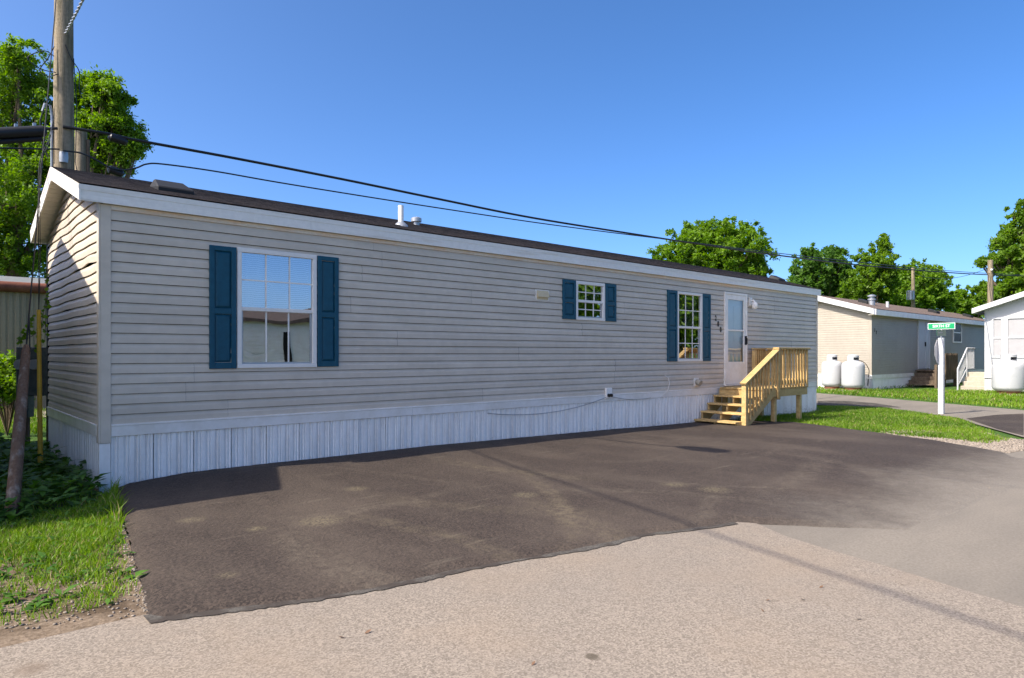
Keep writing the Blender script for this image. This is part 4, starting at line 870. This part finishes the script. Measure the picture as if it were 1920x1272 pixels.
tree('tallest green tree of the row behind the beige home', 1635, 46, [(1640, 500, 30), (1648, 468, 18), (1625, 482, 20), (1645, 540, 38), (1615, 530, 32), (1655, 450, 9), (1660, 510, 22), (1605, 555, 30)], 32000, .09, 'leaf', group=None)
tree('yellow-green tree behind the pole with the transformer', 1722, 55, [(1720, 540, 40), (1760, 537, 30), (1698, 522, 26), (1727, 508, 20), (1684, 550, 36), (1775, 562, 28), (1758, 514, 16), (1720, 575, 40)], 34000, .122, 'leaf_c', group=None)
tree('small distant tree seen between the two right-hand homes', 1815, 62, [(1808, 565, 26), (1836, 552, 22), (1792, 578, 22), (1856, 562, 28), (1825, 585, 28)], 20000, .15, 'leaf', group=None)
tree('tree with airy branches at the right edge behind the white home', 1915, 42, [(1902, 505, 36), (1935, 455, 46), (1882, 483, 20), (1922, 402, 20), (1860, 488, 14), (1890, 545, 42), (1868, 565, 30), (1842, 492, 9), (1938, 385, 26), (1960, 520, 60), (1900, 440, 18), (1872, 455, 12)], 46000, .105, 'leaf', group=None)
# shrub at the far left
sb = at_depth(14, HY, 11.6); sb.z = gz(sb.x, sb.y); shr = thing('leafy_shrub', 'low leafy green shrub by the meter cabinet', 'shrub', tuple(sb))
bl = [(at_depth(x, y, 11.6 + random.uniform(-.2, .2)), r * 11.6 / F) for x, y, r in ((18, 700, 24), (-10, 700, 28), (32, 725, 18), (5, 730, 26), (25, 682, 14))]
crown_mesh('foliage', bl, 5000, .035, 'leaf', shr, clump=.12)
b = B(); 
for c, r in bl:
    for k in range(5): e = c + Vector((random.uniform(-1, 1), random.uniform(-1, 1), random.uniform(0, 1))) * r * .7; b.tube([sb, sb.lerp(e, .5) + Vector((0, 0, .03)), e], [.012, .009, .004], 5)
b.build('stem', 'oldwood', shr)
# ---------------------------------------------------------------- neighbouring homes
def lap_wall(axis, a, b_, fixed, z0, z1, sgn, lap=.1, topf=None):
    """clapboard wall as stepped courses: axis 0 runs along x at y=fixed; axis 1 along y at x=fixed; sgn = outward"""
    bb = B(); z = z0; cols = [a, b_] if topf is None else list(np.linspace(a, b_, 41))
    while z < z1 - .01:
        for c0, c1 in zip(cols, cols[1:]):
            t0 = z1 if topf is None else min(topf(c0), topf(c1)); zt = min(z + lap, t0)
            if zt <= z + .004: continue
            P = []
            for c in (c0, c1):
                for d, zz in ((.0, z), (.014, z), (.012, z + .6 * (zt - z)), (.002, zt)): P.append((c, fixed + sgn * d, zz) if axis == 0 else (fixed + sgn * d, c, zz))
            bb.add(P, [(0, 1, 5, 4), (1, 2, 6, 5), (2, 3, 7, 6)])
        z += lap
    return bb
def gable_roof(x0, x1, y0, y1, ze, zr, th, m, parent, name='roof'):
    ym = (y0 + y1) / 2
    return B().prism([(y0, ze), (ym, zr), (y1, ze), (y1, ze - th), (ym, zr - th), (y0, ze - th)], 0, x0, x1).build(name, m, parent)
# beige home across the side road
HX, HYW = 26.68, 2.44; HW = 4.1; HL = 18.0; G0 = gz(HX, HYW)
h2 = thing('mobile_home', 'beige single-wide mobile home with white trim across the side road', 'mobile home', (HX + HL / 2, HYW + HW / 2, G0))
ze, zr = 3.13, 3.82
def gz2(y): return ze - .16 + (zr - ze) * (min(y - HYW, HYW + HW - y) + .3) / (HW / 2 + .3)
lap_wall(0, HX + .08, HX + HL, HYW, .58, 2.98, -1, .094).build('front_wall', 'siding_far', h2)
lap_wall(1, HYW + .08, HYW + HW - .08, HX, .58, zr, -1, .094, gz2).build('end_wall', 'siding_far', h2)
B().box(HX + .03, HX + HL, HYW + .03, HYW + HW, .4, 2.95).build('inner_wall', 'siding_far', h2)
B().prism([(HX - .02, HYW - .022), (HX + .09, HYW - .022), (HX + .09, HYW + .02), (HX - .02, HYW + .02)], 2, .42, 2.95).prism([(HX - .0225, HYW - .0225), (HX - .001, HYW - .0225), (HX - .001, HYW + .09), (HX - .0225, HYW + .09)], 2, .42, 2.96).build('corner_post', 'siding_far', h2)
B().box(HX - .03, HX + HL, HYW - .03, HYW - .001, .42, .575).box(HX - .0305, HX - .001, HYW - .001, HYW + HW, .42, .575).build('base_trim', 'vinyl', h2)
def ribbed(axis, a, b_, fixed, z0, z1, sgn, pitch=.16, d=.012):
    bb = B(); pts = []; x = a
    while x < b_: pts += [(x, 0), (x + pitch * .55, 0), (x + pitch * .65, d), (x + pitch * .9, d)]; x += pitch
    n = len(pts); V = [((p, fixed - sgn * q, zz) if axis == 0 else (fixed - sgn * q, p, zz)) for zz in (z0, z1) for p, q in pts]; return bb.add(V, [(i, i + 1, i + 1 + n, i + n) for i in range(n - 1)])
s2 = ribbed(0, HX, HX + HL, HYW - .008, G0 - .2, .43, -1).build('skirting', 'skirt', h2); ribbed(1, HYW, HYW + HW, HX - .008, G0 - .2, .43, -1).build('skirting', 'skirt', h2)
B().box(HX - .022, HX + .07, HYW - .024, HYW + .07, G0 - .1, .418).build('skirt_corner', 'white', s2)
r2 = gable_roof(HX - .30, HX + HL + .3, HYW - .30, HYW + HW + .30, ze + .012, zr + .012, .04, 'shingle2', h2)
B().box(HX - .29, HX + HL + .29, HYW - .302, HYW - .285, ze - .22, ze - .01).build('fascia_board', 'vinyl', r2)
for s_ in (0, 1):
    ya, yc = (HYW - .302, HYW + HW / 2) if s_ == 0 else (HYW + HW + .302, HYW + HW / 2)
    B().add([(HX - .305, ya, ze - .22), (HX - .305, yc, zr - .22), (HX - .305, yc, zr), (HX - .305, ya, ze), (HX - .285, ya, ze - .22), (HX - .285, yc, zr - .22), (HX - .285, yc, zr), (HX - .285, ya, ze)],
            [(0, 1, 2, 3), (7, 6, 5, 4), (0, 4, 5, 1), (1, 5, 6, 2), (2, 6, 7, 3), (3, 7, 4, 0)]).build('rake_board', 'white', r2)
B().box(HX - .28, HX + HL, HYW - .284, HYW + .02, ze - .215, ze - .2).build('soffit', 'soffit', r2)
for s_ in (0, 1):
    ya, yc = (HYW - .28, HYW + HW / 2) if s_ == 0 else (HYW + HW + .28, HYW + HW / 2)
    B().add([(HX - .284, ya, ze - .20), (HX + .02, ya, ze - .20), (HX + .02, yc, zr - .20), (HX - .284, yc, zr - .20)], [(0, 1, 2, 3)]).build('soffit', 'soffit', r2)
# its door, window, number, roof fittings
a, c = at_y(1720, 600, HYW).x, at_y(1741.5, 600, HYW).x; zt, zb_ = at_y(1720, 600, HYW).z, at_y(1720, 692, HYW).z
d_ = B().box(a, a + .07, HYW - .06, HYW, zb_, zt).box(c - .07, c, HYW - .06, HYW, zb_, zt).box(a + .07, c - .07, HYW - .06, HYW, zt - .08, zt).build('door_frame', 'white', h2)
md_ = a + (c - a) * .60
dd = B().box(a + .072, md_ - .02, HYW - .045, HYW - .017, zb_, zt - .082).build('door', 'white', h2, bevel=.004); B().box(md_ + .02, c - .072, HYW - .045, HYW - .017, zb_, zt - .082).build('door', 'white', h2, bevel=.004)
B().box(md_ - .02, md_ + .02, HYW - .022, HYW - .016, zb_, zt - .082).build('door_gap', 'black_metal', h2)
B().box(md_ - .10, md_ - .04, HYW - .09, HYW - .046, zb_ + 1.0, zb_ + 1.2).build('door_handle', 'black_metal', dd)
def win2(x0, x1, z0, z1, Y, par, m='vinyl'):
    w_ = B().box(x0, x1, Y - .05, Y, z1 - .06, z1).box(x0, x1, Y - .05, Y, z0, z0 + .06).box(x0, x0 + .06, Y - .05, Y, z0 + .06, z1 - .06).box(x1 - .06, x1, Y - .05, Y, z0 + .06, z1 - .06).box(x0 + .06, x1 - .06, Y - .045, Y, (z0 + z1) / 2 - .025, (z0 + z1) / 2 + .025).build('window', m, par)
    B().box(x0 + .06, x1 - .06, Y - .017, Y - .012, z0 + .06, z1 - .06).build('window_backing', 'dark', w_)
    B().add([(x0 + .06, Y - .03, z0 + .06), (x1 - .06, Y - .03, z0 + .06), (x1 - .06, Y - .03, z1 - .06), (x0 + .06, Y - .03, z1 - .06)], [(0, 1, 2, 3)]).build('glass_pane', 'glass_far', w_); return w_
win2(at_y(1785.5, 600, HYW).x, at_y(1801, 600, HYW).x, at_y(1790, 643, HYW).z, at_y(1790, 605, HYW).z, HYW - .012, h2)
for i, ch in enumerate('117'):
    me = text_mesh(ch, .2, .004, .003); o = bpy.data.objects.new('house_number', me); COL.objects.link(o); me.materials.clear(); me.materials.append(M['galv' if i == 0 else 'black_metal']); o.parent = h2
    q = at_y(1636 + 3.1 * i, 615 + 4.6 * i, HYW); o.location = Vector((q.x, HYW - .022, q.z)) - ORG; o.rotation_euler = (math.radians(90), 0, 0)
q = at_y(1634.5, 568, HYW + .9); B().lathe((q.x, HYW + .9, ze + .2), [(.13, 0), (.13, .35), (.16, .36), (.16, .42), (.10, .43), (.10, .50), (.17, .51), (.17, .56), (.05, .60)], 18).build('roof_stack', 'galv', h2, smooth=True)
q = at_y(1664, 575, HYW + .7); B().tube([(q.x, HYW + .7, ze + .1), (q.x, HYW + .7, ze + .55)], .06, 10).build('vent_pipe', 'white', h2)
for px, yy in ((1622, 1.2), (1751, .8), (1815, .8)): q = at_y(px, 580, HYW + yy); zz = ze + (zr - ze) * (yy + .3) / (HW / 2 + .3); B().prism([(HYW + yy - .2, zz - .05), (HYW + yy - .2, zz + .07), (HYW + yy + .2, zz + .22), (HYW + yy + .2, zz + .0)], 0, q.x - .25, q.x + .25).build('roof_vent', 'black_metal', h2, bevel=.02)
# its worn wooden stairs
st = thing('wooden_stairs', 'old brown wooden stairs leading to the beige home door', 'stairs', (a, HYW - .7, G0))
sxa, sxb = at_y(1700, HY, HYW - .1).x, at_y(1716, HY, HYW - .1).x; run = (sxb - sxa) / 3
for k in range(4):
    z_ = G0 + .13 + k * .15; x_ = sxa + k * run; B().box(x_, x_ + run + .05, HYW - 1.2, HYW - .06, z_ - .035, z_).build('stair_tread', 'oldwood', st)
    B().box(x_ + run - .03, x_ + run - .01, HYW - 1.18, HYW - .08, z_, z_ + .114).build('stair_riser', 'oldwood', st)
B().box(sxb + run - .2, c + .3, HYW - 1.2, HYW - .06, zb_ - .09, zb_ - .04).build('landing', 'oldwood', st)
for xx in (sxb + run, c + .1): B().box(xx, xx + .09, HYW - 1.15, HYW - 1.06, G0 - .1, zb_ - .091).build('deck_post', 'oldwood', st)
q = at_y(1754.5, 684, HYW - 1.25); B().box(q.x - .06, q.x + .06, HYW - 1.31, HYW - 1.22, G0 - .1, q.z).build('newel_post', 'oldwood', st)
q0, q1 = at_y(1772, 663, HYW - 1.2), at_y(1796, 711, HYW - 1.2); npk = 10; dpk = (q1.x - q0.x) / npk
sc = thing('picket_screen', 'short weathered picket railing beside the old wooden stairs', 'railing', (q0.x, HYW - 1.2, G0))
for k in range(npk): B().box(q0.x + k * dpk, q0.x + k * dpk + dpk * .66, HYW - 1.22, HYW - 1.195, q1.z, q0.z + random.uniform(-.02, .02)).build('picket', 'oldwood', sc)
for zz in (q1.z + .1, q0.z - .15): B().box(q0.x, q1.x, HYW - 1.194, HYW - 1.15, zz, zz + .09).build('rail', 'oldwood', sc)
for xx in (q0.x + .05, q1.x - .15): B().box(xx, xx + .09, HYW - 1.149, HYW - 1.06, G0 - .1, q0.z - .03).build('post', 'oldwood', sc)
# propane cylinders
def propane(px, X, dia, hgt, label, grp, padl):
    q = at_x(px, HY, X); g = gz(q.x, q.y); t = thing('propane_tank', label, 'propane tank', (q.x, q.y, g), grp); r = dia / 2; c_ = (q.x, q.y, g); b0 = .12
    H = hgt - .22
    B().lathe(c_, [(r * .5, b0 - .02), (r * .82, b0 + .02), (r * .97, b0 + .08), (r, b0 + .14), (r, H - .22), (r * .97, H - .13), (r * .86, H - .05), (r * .6, H - .005), (r * .3, H + .02)], 32).build('tank_body', 'tank', t, smooth=True)
    B().lathe(c_, [(r * .72, .03), (r * .72, b0 + .03), (r * .70, b0 + .03), (r * .70, .03)], 24).build('foot_ring', 'rust', t, smooth=True)
    cb = B(); n = 28
    for z0_, z1_, skip in ((H - .03, H + .05, ()), (H + .05, H + .15, range(16, 23)), (H + .15, H + .22, ())):
        for k in range(n):
            if k in skip: continue
            t0, t1 = 2 * math.pi * k / n, 2 * math.pi * (k + 1) / n; ro, ri = r * .50, r * .47
            P = [(c_[0] + rr * math.cos(tt), c_[1] + rr * math.sin(tt), c_[2] + zz) for zz in (z0_, z1_) for rr in (ro, ri) for tt in (t0, t1)]; cb.add(P, [(0, 1, 5, 4), (3, 2, 6, 7), (4, 5, 7, 6), (0, 2, 3, 1), (0, 4, 6, 2), (1, 3, 7, 5)])
    cb.build('collar', 'tank', t); B().lathe(c_, [(.0, H + .19), (r * .44, H + .19), (r * .5, H + .225), (r * .36, H + .25), (0, H + .26)], 24).build('collar_lid', 'tank', t, smooth=True)
    B().lathe(c_, [(.03, H), (.03, H + .09), (.05, H + .09), (.05, H + .12)], 10).tube([(c_[0], c_[1], c_[2] + H + .08), (c_[0] - .1, c_[1] - .03, c_[2] + H + .08)], .018, 6).build('valve', 'galv', t)
    sl = B().box(c_[0] - r * .95, c_[0] + r * .95, c_[1] - r * .95, c_[1] + r * .95, g - .05, g + .03).build('concrete_pad', 'concrete', None, org=c_); tag(sl, 'flat concrete pad under the ' + padl, 'pad')
    return t
t1 = propane(1560, 26.05, .78, 1.36, 'white propane tank left of the pair beside the beige home', 'propane tanks', 'left tank of the propane pair')
t2 = propane(1599.5, 25.75, .82, 1.36, 'white propane tank right of the pair beside the beige home', 'propane tanks', 'right tank of the propane pair')
t3 = propane(1891, 26.75, .95, 1.36, 'white propane tank in front of the white home at the right edge', 'propane tanks', 'propane tank by the white home')
q = at_x(1599.5, HY, 25.75); tag(B().tube(smooth_pts([Vector((q.x, q.y, 1.15)), Vector((q.x + .3, q.y - .25, 1.1)), Vector((q.x + .6, q.y - .35, .8)), Vector((q.x + .9, HYW + .1, .5)), Vector((q.x + .9, HYW + .12, .15))]), .014, 6).build('gas_hose', 'black', None), 'black gas hose curving from the propane pair to the beige home corner', 'hose')
# white home at the right edge (gable end faces us)
q = at_depth(1846, 733, 25.0); WX, WYB = q.x, q.y; WW = 6.2; WL = 16; G3 = gz(WX, WYB)
h3 = thing('mobile_home', 'white home with screened porch windows at the right edge of the view', 'mobile home', (WX + WL / 2, WYB - WW / 2, G3))
e3 = at_x(1846, 577, WX).z; slope = .34; r3 = e3 + slope * (WW / 2 + .15); ym = WYB - WW / 2
def zr3(y): return e3 - .12 + slope * (min(WYB - y, y - (WYB - WW)) + .15)
w0, w1 = at_x(1860, 600, WX), at_x(1881, 600, WX); w2, w3 = at_x(1887, 600, WX), at_x(1925, 600, WX)
zt3, zm3, zb3 = at_x(1870, 596, WX).z, at_x(1870, 634, WX).z, at_x(1870, 671, WX).z
wy3 = [(w1.y, w0.y), (w3.y, w2.y), (w3.y - 1.3, w3.y - .12)]
# end wall of vertical white panels with openings
ed = sorted({WYB - WW, WYB} | {v for p in wy3 for v in p} | set(np.arange(WYB - WW + .4, WYB, .4)))
b = B()
for y0_, y1_ in zip(ed, ed[1:]):
    ymid = (y0_ + y1_) / 2; hole = any(p[0] - 1e-4 < ymid < p[1] + 1e-4 for p in wy3); t0, t1 = zr3(y0_), zr3(y1_)
    for za, zb0, zb1 in ([(G3 - .1, t0, t1)] if not hole else [(G3 - .1, zb3, zb3), (zt3, t0, t1)]): b.add([(WX, y0_, za), (WX, y1_, za), (WX, y1_, zb1), (WX, y0_, zb0)], [(0, 1, 2, 3)])
ew3 = b.build('end_wall', 'panel_white', h3)
for yv in np.arange(WYB - WW + .4, WYB - .1, .4):
    if any(p[0] < yv < p[1] for p in wy3): 
        B().box(WX - .008, WX - .001, yv - .012, yv + .012, G3, zb3 - .08).build('panel_batten', 'panel_white', ew3)
    else: B().box(WX - .008, WX - .001, yv - .012, yv + .012, G3, zr3(yv) - .01).build('panel_batten', 'panel_white', ew3)
B().box(WX + .25, WX + WL, WYB - WW + .05, WYB - .05, G3, e3 - .1).build('inner_wall', 'panel_white', h3)
B().box(WX + .001, WX + WL, WYB - .02, WYB, G3 - .1, e3 - .05).build('side_wall', 'panel_white', h3); B().box(WX + .001, WX + WL, WYB - WW, WYB - WW + .02, G3 - .1, e3 - .05).build('side_wall', 'panel_white', h3)
for p in wy3:
    f_ = B().box(WX - .03, WX + .03, p[0], p[1], zt3 - .05, zt3).box(WX - .035, WX + .03, p[0], p[1], zb3, zb3 + .05).box(WX - .03, WX + .03, p[0], p[0] + .05, zb3 + .05, zt3 - .05).box(WX - .03, WX + .03, p[1] - .05, p[1], zb3 + .05, zt3 - .05).box(WX - .025, WX + .03, p[0] + .05, p[1] - .05, zm3 - .025, zm3 + .025).build('porch_window', 'white', h3)
    B().box(WX + .0, WX + .01, p[0] + .05, p[1] - .05, zb3 + .05, zm3 - .025).build('window_screen', 'screen', f_); B().box(WX + .01, WX + .02, p[0] + .05, p[1] - .05, zm3 + .025, zt3 - .05).build('window_screen', 'screen', f_)
B().box(WX - .04, WX - .009, WYB - WW, WYB + .02, .52, .545).build('belt_strip', 'panel_white', h3)
rf3 = B().prism([(WYB + .3, e3 - slope * .15), (ym, r3), (WYB - WW - .3, e3 - slope * .15), (WYB - WW - .3, e3 - slope * .15 - .03), (ym, r3 - .03), (WYB + .3, e3 - slope * .15 - .03)], 0, WX - .38, WX + WL).build('roof', 'shingle', h3)
for ya in (WYB + .305, WYB - WW - .305):
    B().add([(xx, y_, z_) for xx in (WX - .40, WX - .375) for y_, z_ in ((ya, e3 - slope * .155 - .17), (ym, r3 - .17), (ym, r3 + .012), (ya, e3 - slope * .155 + .012))], [(0, 1, 2, 3), (7, 6, 5, 4), (0, 4, 5, 1), (1, 5, 6, 2), (2, 6, 7, 3), (3, 7, 4, 0)]).build('rake_board', 'white', rf3)
    B().add([(WX - .374, ya, e3 - slope * .155 - .15), (WX + .0, ya, e3 - slope * .155 - .15), (WX + .0, ym, r3 - .15), (WX - .374, ym, r3 - .15)], [(0, 1, 2, 3)]).build('soffit', 'white', rf3)
B().box(WX - .374, WX + WL, WYB + .29, WYB + .305, e3 - .22, e3 - .04).build('fascia_board', 'white', rf3)
B().tube([(WX - .01, WYB - .02, e3 - .2), (WX - .03, WYB - .25, G3 + 1.0), (WX - .03, WYB - .5, G3 + .3), (WX - .03, WYB - .52, G3)], .014, 6).build('wall_cable', 'galv', h3)
# concrete steps with metal railing between the two homes
cs0 = at_y(1796, 733, .1); cs = thing('concrete_steps', 'beige concrete steps with white metal railing beside the white home', 'steps', (29.2, -.4, G3))
for k in range(4): B().box(28.62 + k * .28, 30.3, -.90, -.06, G3 - .02 + k * .17, G3 + (k + 1) * .17).build('step', 'concrete', cs, bevel=.01)
for yy in (.0,):
    B().tube([(28.50, yy, G3), (28.50, yy, G3 + .82), (29.70, yy, G3 + 1.62), (30.75, yy, G3 + 1.62)], .028, 8).tube([(29.70, yy, G3 + .5), (29.70, yy, G3 + 1.62)], .022, 8).tube([(29.65, yy, G3 + .80), (30.75, yy, G3 + .80)], .015, 6).tube([(28.55, yy, G3 + .18), (29.65, yy, G3 + .80)], .015, 6).build('handrail', 'white', cs, smooth=True)
    for k in range(9): xx = 28.555 + k * .12; zz = G3 + .82 + (xx - 28.50) / 1.2 * .8; B().tube([(xx, yy, zz - .62), (xx, yy, zz)], .008, 6).build('railing_bar', 'white', cs)
    for k in range(8): xx = 29.80 + k * .12; B().tube([(xx, yy, G3 + .80), (xx, yy, G3 + 1.6)], .008, 6).build('railing_bar', 'white', cs)
# tan metal home behind on the left
RYW = 13.0; hb = thing('mobile_home', 'tan metal-sided home with rusty gutter behind the utility pole', 'mobile home', (-3, RYW + 2, 0)); zt_ = at_y(40, 547, RYW).z
ribbed(0, -14, 9, RYW, -.1, zt_, -1, .14, .02).build('front_wall', 'tan', hb); B().box(-14, 9, RYW + .03, RYW + 4, -.1, zt_).build('inner_wall', 'tan', hb)
B().tube([(-14.2, RYW - .08, zt_ + .1), (9.2, RYW - .08, zt_ + .1)], .13, 10).build('gutter', 'rust', hb, smooth=True)
B().prism([(RYW - .1, zt_ + .2), (RYW + 2, zt_ + .55), (RYW + 4.1, zt_ + .2), (RYW + 4.1, zt_ + .0), (RYW - .1, zt_ + .0)], 0, -14.1, 9.1).build('roof', 'galv', hb)
B().box(-.35, .2, RYW + .6, RYW + 1.0, zt_ + .3, zt_ + .42).build('roof_hatch', 'tan', hb)
# double-wide home off to the left (its gable throws the shade on the end wall)
ex, ey, ez, ry, rz_ = -1.52, -.835, 3.0, 2.6, 4.46
hl = thing('mobile_home', 'wide beige home just outside the left edge, shading the grey end wall', 'mobile home', (-8, ry, 0)); by = 2 * ry - ey
lap_wall(1, ey + .25, by - .25, ex - .3, .5, rz_, 1, .1, lambda y: ez - .12 + (rz_ - ez) * (min(y - ey, by - y)) / (ry - ey)).build('end_wall', 'siding_far', hl)
lap_wall(0, -15, ex - .3, ey + .25, .5, 2.9, -1, .1).build('front_wall', 'siding_far', hl)
B().box(-15, ex - .33, ey + .28, by - .28, -.1, 2.9).build('inner_wall', 'siding_far', hl)
B().box(-15, ex - .29, ey + .24, by - .24, -.1, .5).build('skirting', 'skirt', hl)
gable_roof(-15.3, ex, ey, by, ez, rz_, .14, 'shingle', hl)
# home and trees across the street behind the camera (mirrored in the windows)
ha = thing('mobile_home', 'pale beige home across the street behind the viewpoint', 'mobile home', (10, -19, 0))
lap_wall(0, 2, 17, -16.5, .4, 2.75, 1, .15).build('front_wall', 'vinyl', ha); B().box(2, 17, -21, -16.53, -.1, 2.7).build('inner_wall', 'siding_far', ha); gable_roof(1.7, 17.3, -21.3, -16.2, 2.8, 3.3, .15, 'shingle', ha)
for xx in (4.2, 10.9): B().box(xx, xx + .9, -16.5, -16.46, 1.2, 2.6).build('window', 'vinyl', ha); B().box(xx + .06, xx + .84, -16.459, -16.45, 1.26, 2.54).build('window_glass', 'dark', ha)
B().box(8.95, 9.25, -16.5, -16.45, .9, 2.2).build('door', 'dark', ha)
def plain_tree(x, y, h, r, n, label):
    t = thing('deciduous_tree', label, 'tree', (x, y, 0)); B().tube([(x, y, -.3), (x + .1, y, h * .5), (x, y, h * .85)], [.3, .2, .06], 9).build('trunk', 'oldwood', t, smooth=True)
    crown_mesh('crown', [(Vector((x + random.uniform(-.6, .6) * r, y + random.uniform(-.6, .6) * r, h - r * random.uniform(.6, 1.7))), r * random.uniform(.5, .75)) for _ in range(8)], n, .22, 'leaf', t)
plain_tree(27, -20, 8.5, 3.4, 9000, 'tree across the street mirrored in the small window'); plain_tree(38, -19, 8, 3.2, 9000, 'tree across the street mirrored in the window by the door'); plain_tree(33, -26, 10, 4, 9000, 'taller tree farther back across the street')
# ---------------------------------------------------------------- street name sign and far poles
p = on_ground(1765, 777); sgn_ = thing('street_sign', 'white square post with green SIXTH ST street sign on the grass island', 'street sign', tuple(p))
zt = at_depth(1765, 634, (p - CAM).dot(Vector((SY, CYW, 0)))).z
B().box(p.x - .06, p.x + .06, p.y - .06, p.y + .06, p.z - .15, zt).build('sign_post', 'white', sgn_, bevel=.008)
B().tube([(p.x, p.y, zt - .01), (p.x, p.y, zt + .06)], .022, 8).build('bracket', 'galv', sgn_)
B().box(p.x - .36, p.x + .36, p.y - .003, p.y + .003, zt + .05, zt + .21).build('cross_blade', 'green_dark', sgn_)
B().box(p.x - .25, p.x + .1, p.y - .0045, p.y - .0032, zt + .12, zt + .145).build('cross_blade_mark', 'screen', sgn_)
yc = p.y; zc = zt + .30
B().tube([(p.x, p.y, zt + .20), (p.x, p.y, zt + .235)], .02, 8).build('bracket', 'alu', sgn_)
bd = B().box(p.x - .004, p.x + .004, yc - .305, yc + .305, zc - .08, zc + .08).build('name_blade', 'letter', sgn_, bevel=.002)
B().box(p.x - .0065, p.x + .0065, yc - .293, yc + .293, zc - .068, zc + .068).build('name_blade_face', 'green_sign', bd)
me = text_mesh('SIXTH ST', .095, .0012, .0015); o = bpy.data.objects.new('lettering', me); COL.objects.link(o); me.materials.clear(); me.materials.append(M['letter']); o.parent = bd; o.location = Vector((p.x - .0075, yc - .0, zc)) - ORG; o.rotation_euler = (math.radians(90), 0, math.radians(-90))
oc = [(p.x + .30 * math.cos(math.radians(22.5 + 45 * k)), zt - .34 + .32 * math.sin(math.radians(22.5 + 45 * k))) for k in range(8)]
B().prism(oc, 1, p.y + .064, p.y + .069).build('stop_sign_back', 'alu', sgn_)
q = at_depth(1712, HY, 48); fp = thing('utility_pole', 'thin distant utility pole with a grey transformer behind the beige home', 'utility pole', (q.x, q.y, 0)); ztop = at_depth(1712, 502, 48).z
B().tube([(q.x, q.y, -.2), (q.x, q.y, ztop)], [.17, .11], 10).build('pole_shaft', 'polewood', fp, smooth=True); u = at_depth(1707, 563, 47.7); B().lathe((u.x, u.y, u.z), [(.2, 0), (.24, .03), (.24, .62), (.2, .66), (.05, .68)], 16).build('transformer', 'galv', fp, smooth=True)
q = at_depth(1857, HY, 34); fp = thing('utility_pole', 'brown utility pole standing behind the white home', 'utility pole', (q.x, q.y, 0)); ztop = at_depth(1857, 488, 34).z
B().tube([(q.x, q.y, -.2), (q.x, q.y, ztop)], [.15, .12], 12).build('pole_shaft', 'polewood', fp, smooth=True); B().tube([(q.x - .1, q.y - .1, ztop - .5), (q.x - .22, q.y - .1, ztop - .5)], .05, 8).build('insulator', 'white', fp)
P_ = Vector((q.x, q.y, ztop - .35)); tag(B().tube(sag(P_, at_depth(1712, 512, 48), .5), .012, 5).build('thin_wire', 'black', None), 'thin wire between the two distant poles on the right', 'wire')
# a few fallen leaves on the old road
for i, (px, py) in enumerate(((640, 1200), (690, 1190), (1440, 1130), (1505, 1128), (1430, 1150), (1540, 1105), (1690, 1100), (1610, 1165), (240, 1070), (1000, 1250))):
    q = on_ground(px, py); s = random.uniform(.012, .022); a_ = random.uniform(0, 6.28); b = B(); ux = Vector((math.cos(a_), math.sin(a_), .1)) * s; vx = Vector((-math.sin(a_), math.cos(a_), .15)) * s * .5
    b.add([q + Vector((0, 0, .012)) - ux, q + Vector((0, 0, .014)) - vx, q + Vector((0, 0, .02)) + ux, q + Vector((0, 0, .016)) + vx], [(0, 1, 2, 3)]); o = b.build('fallen_leaf', 'guard', None, org=tuple(q)); tag(o, 'small dry brown leaf lying on the road', 'leaf', 'dry leaves on the road')
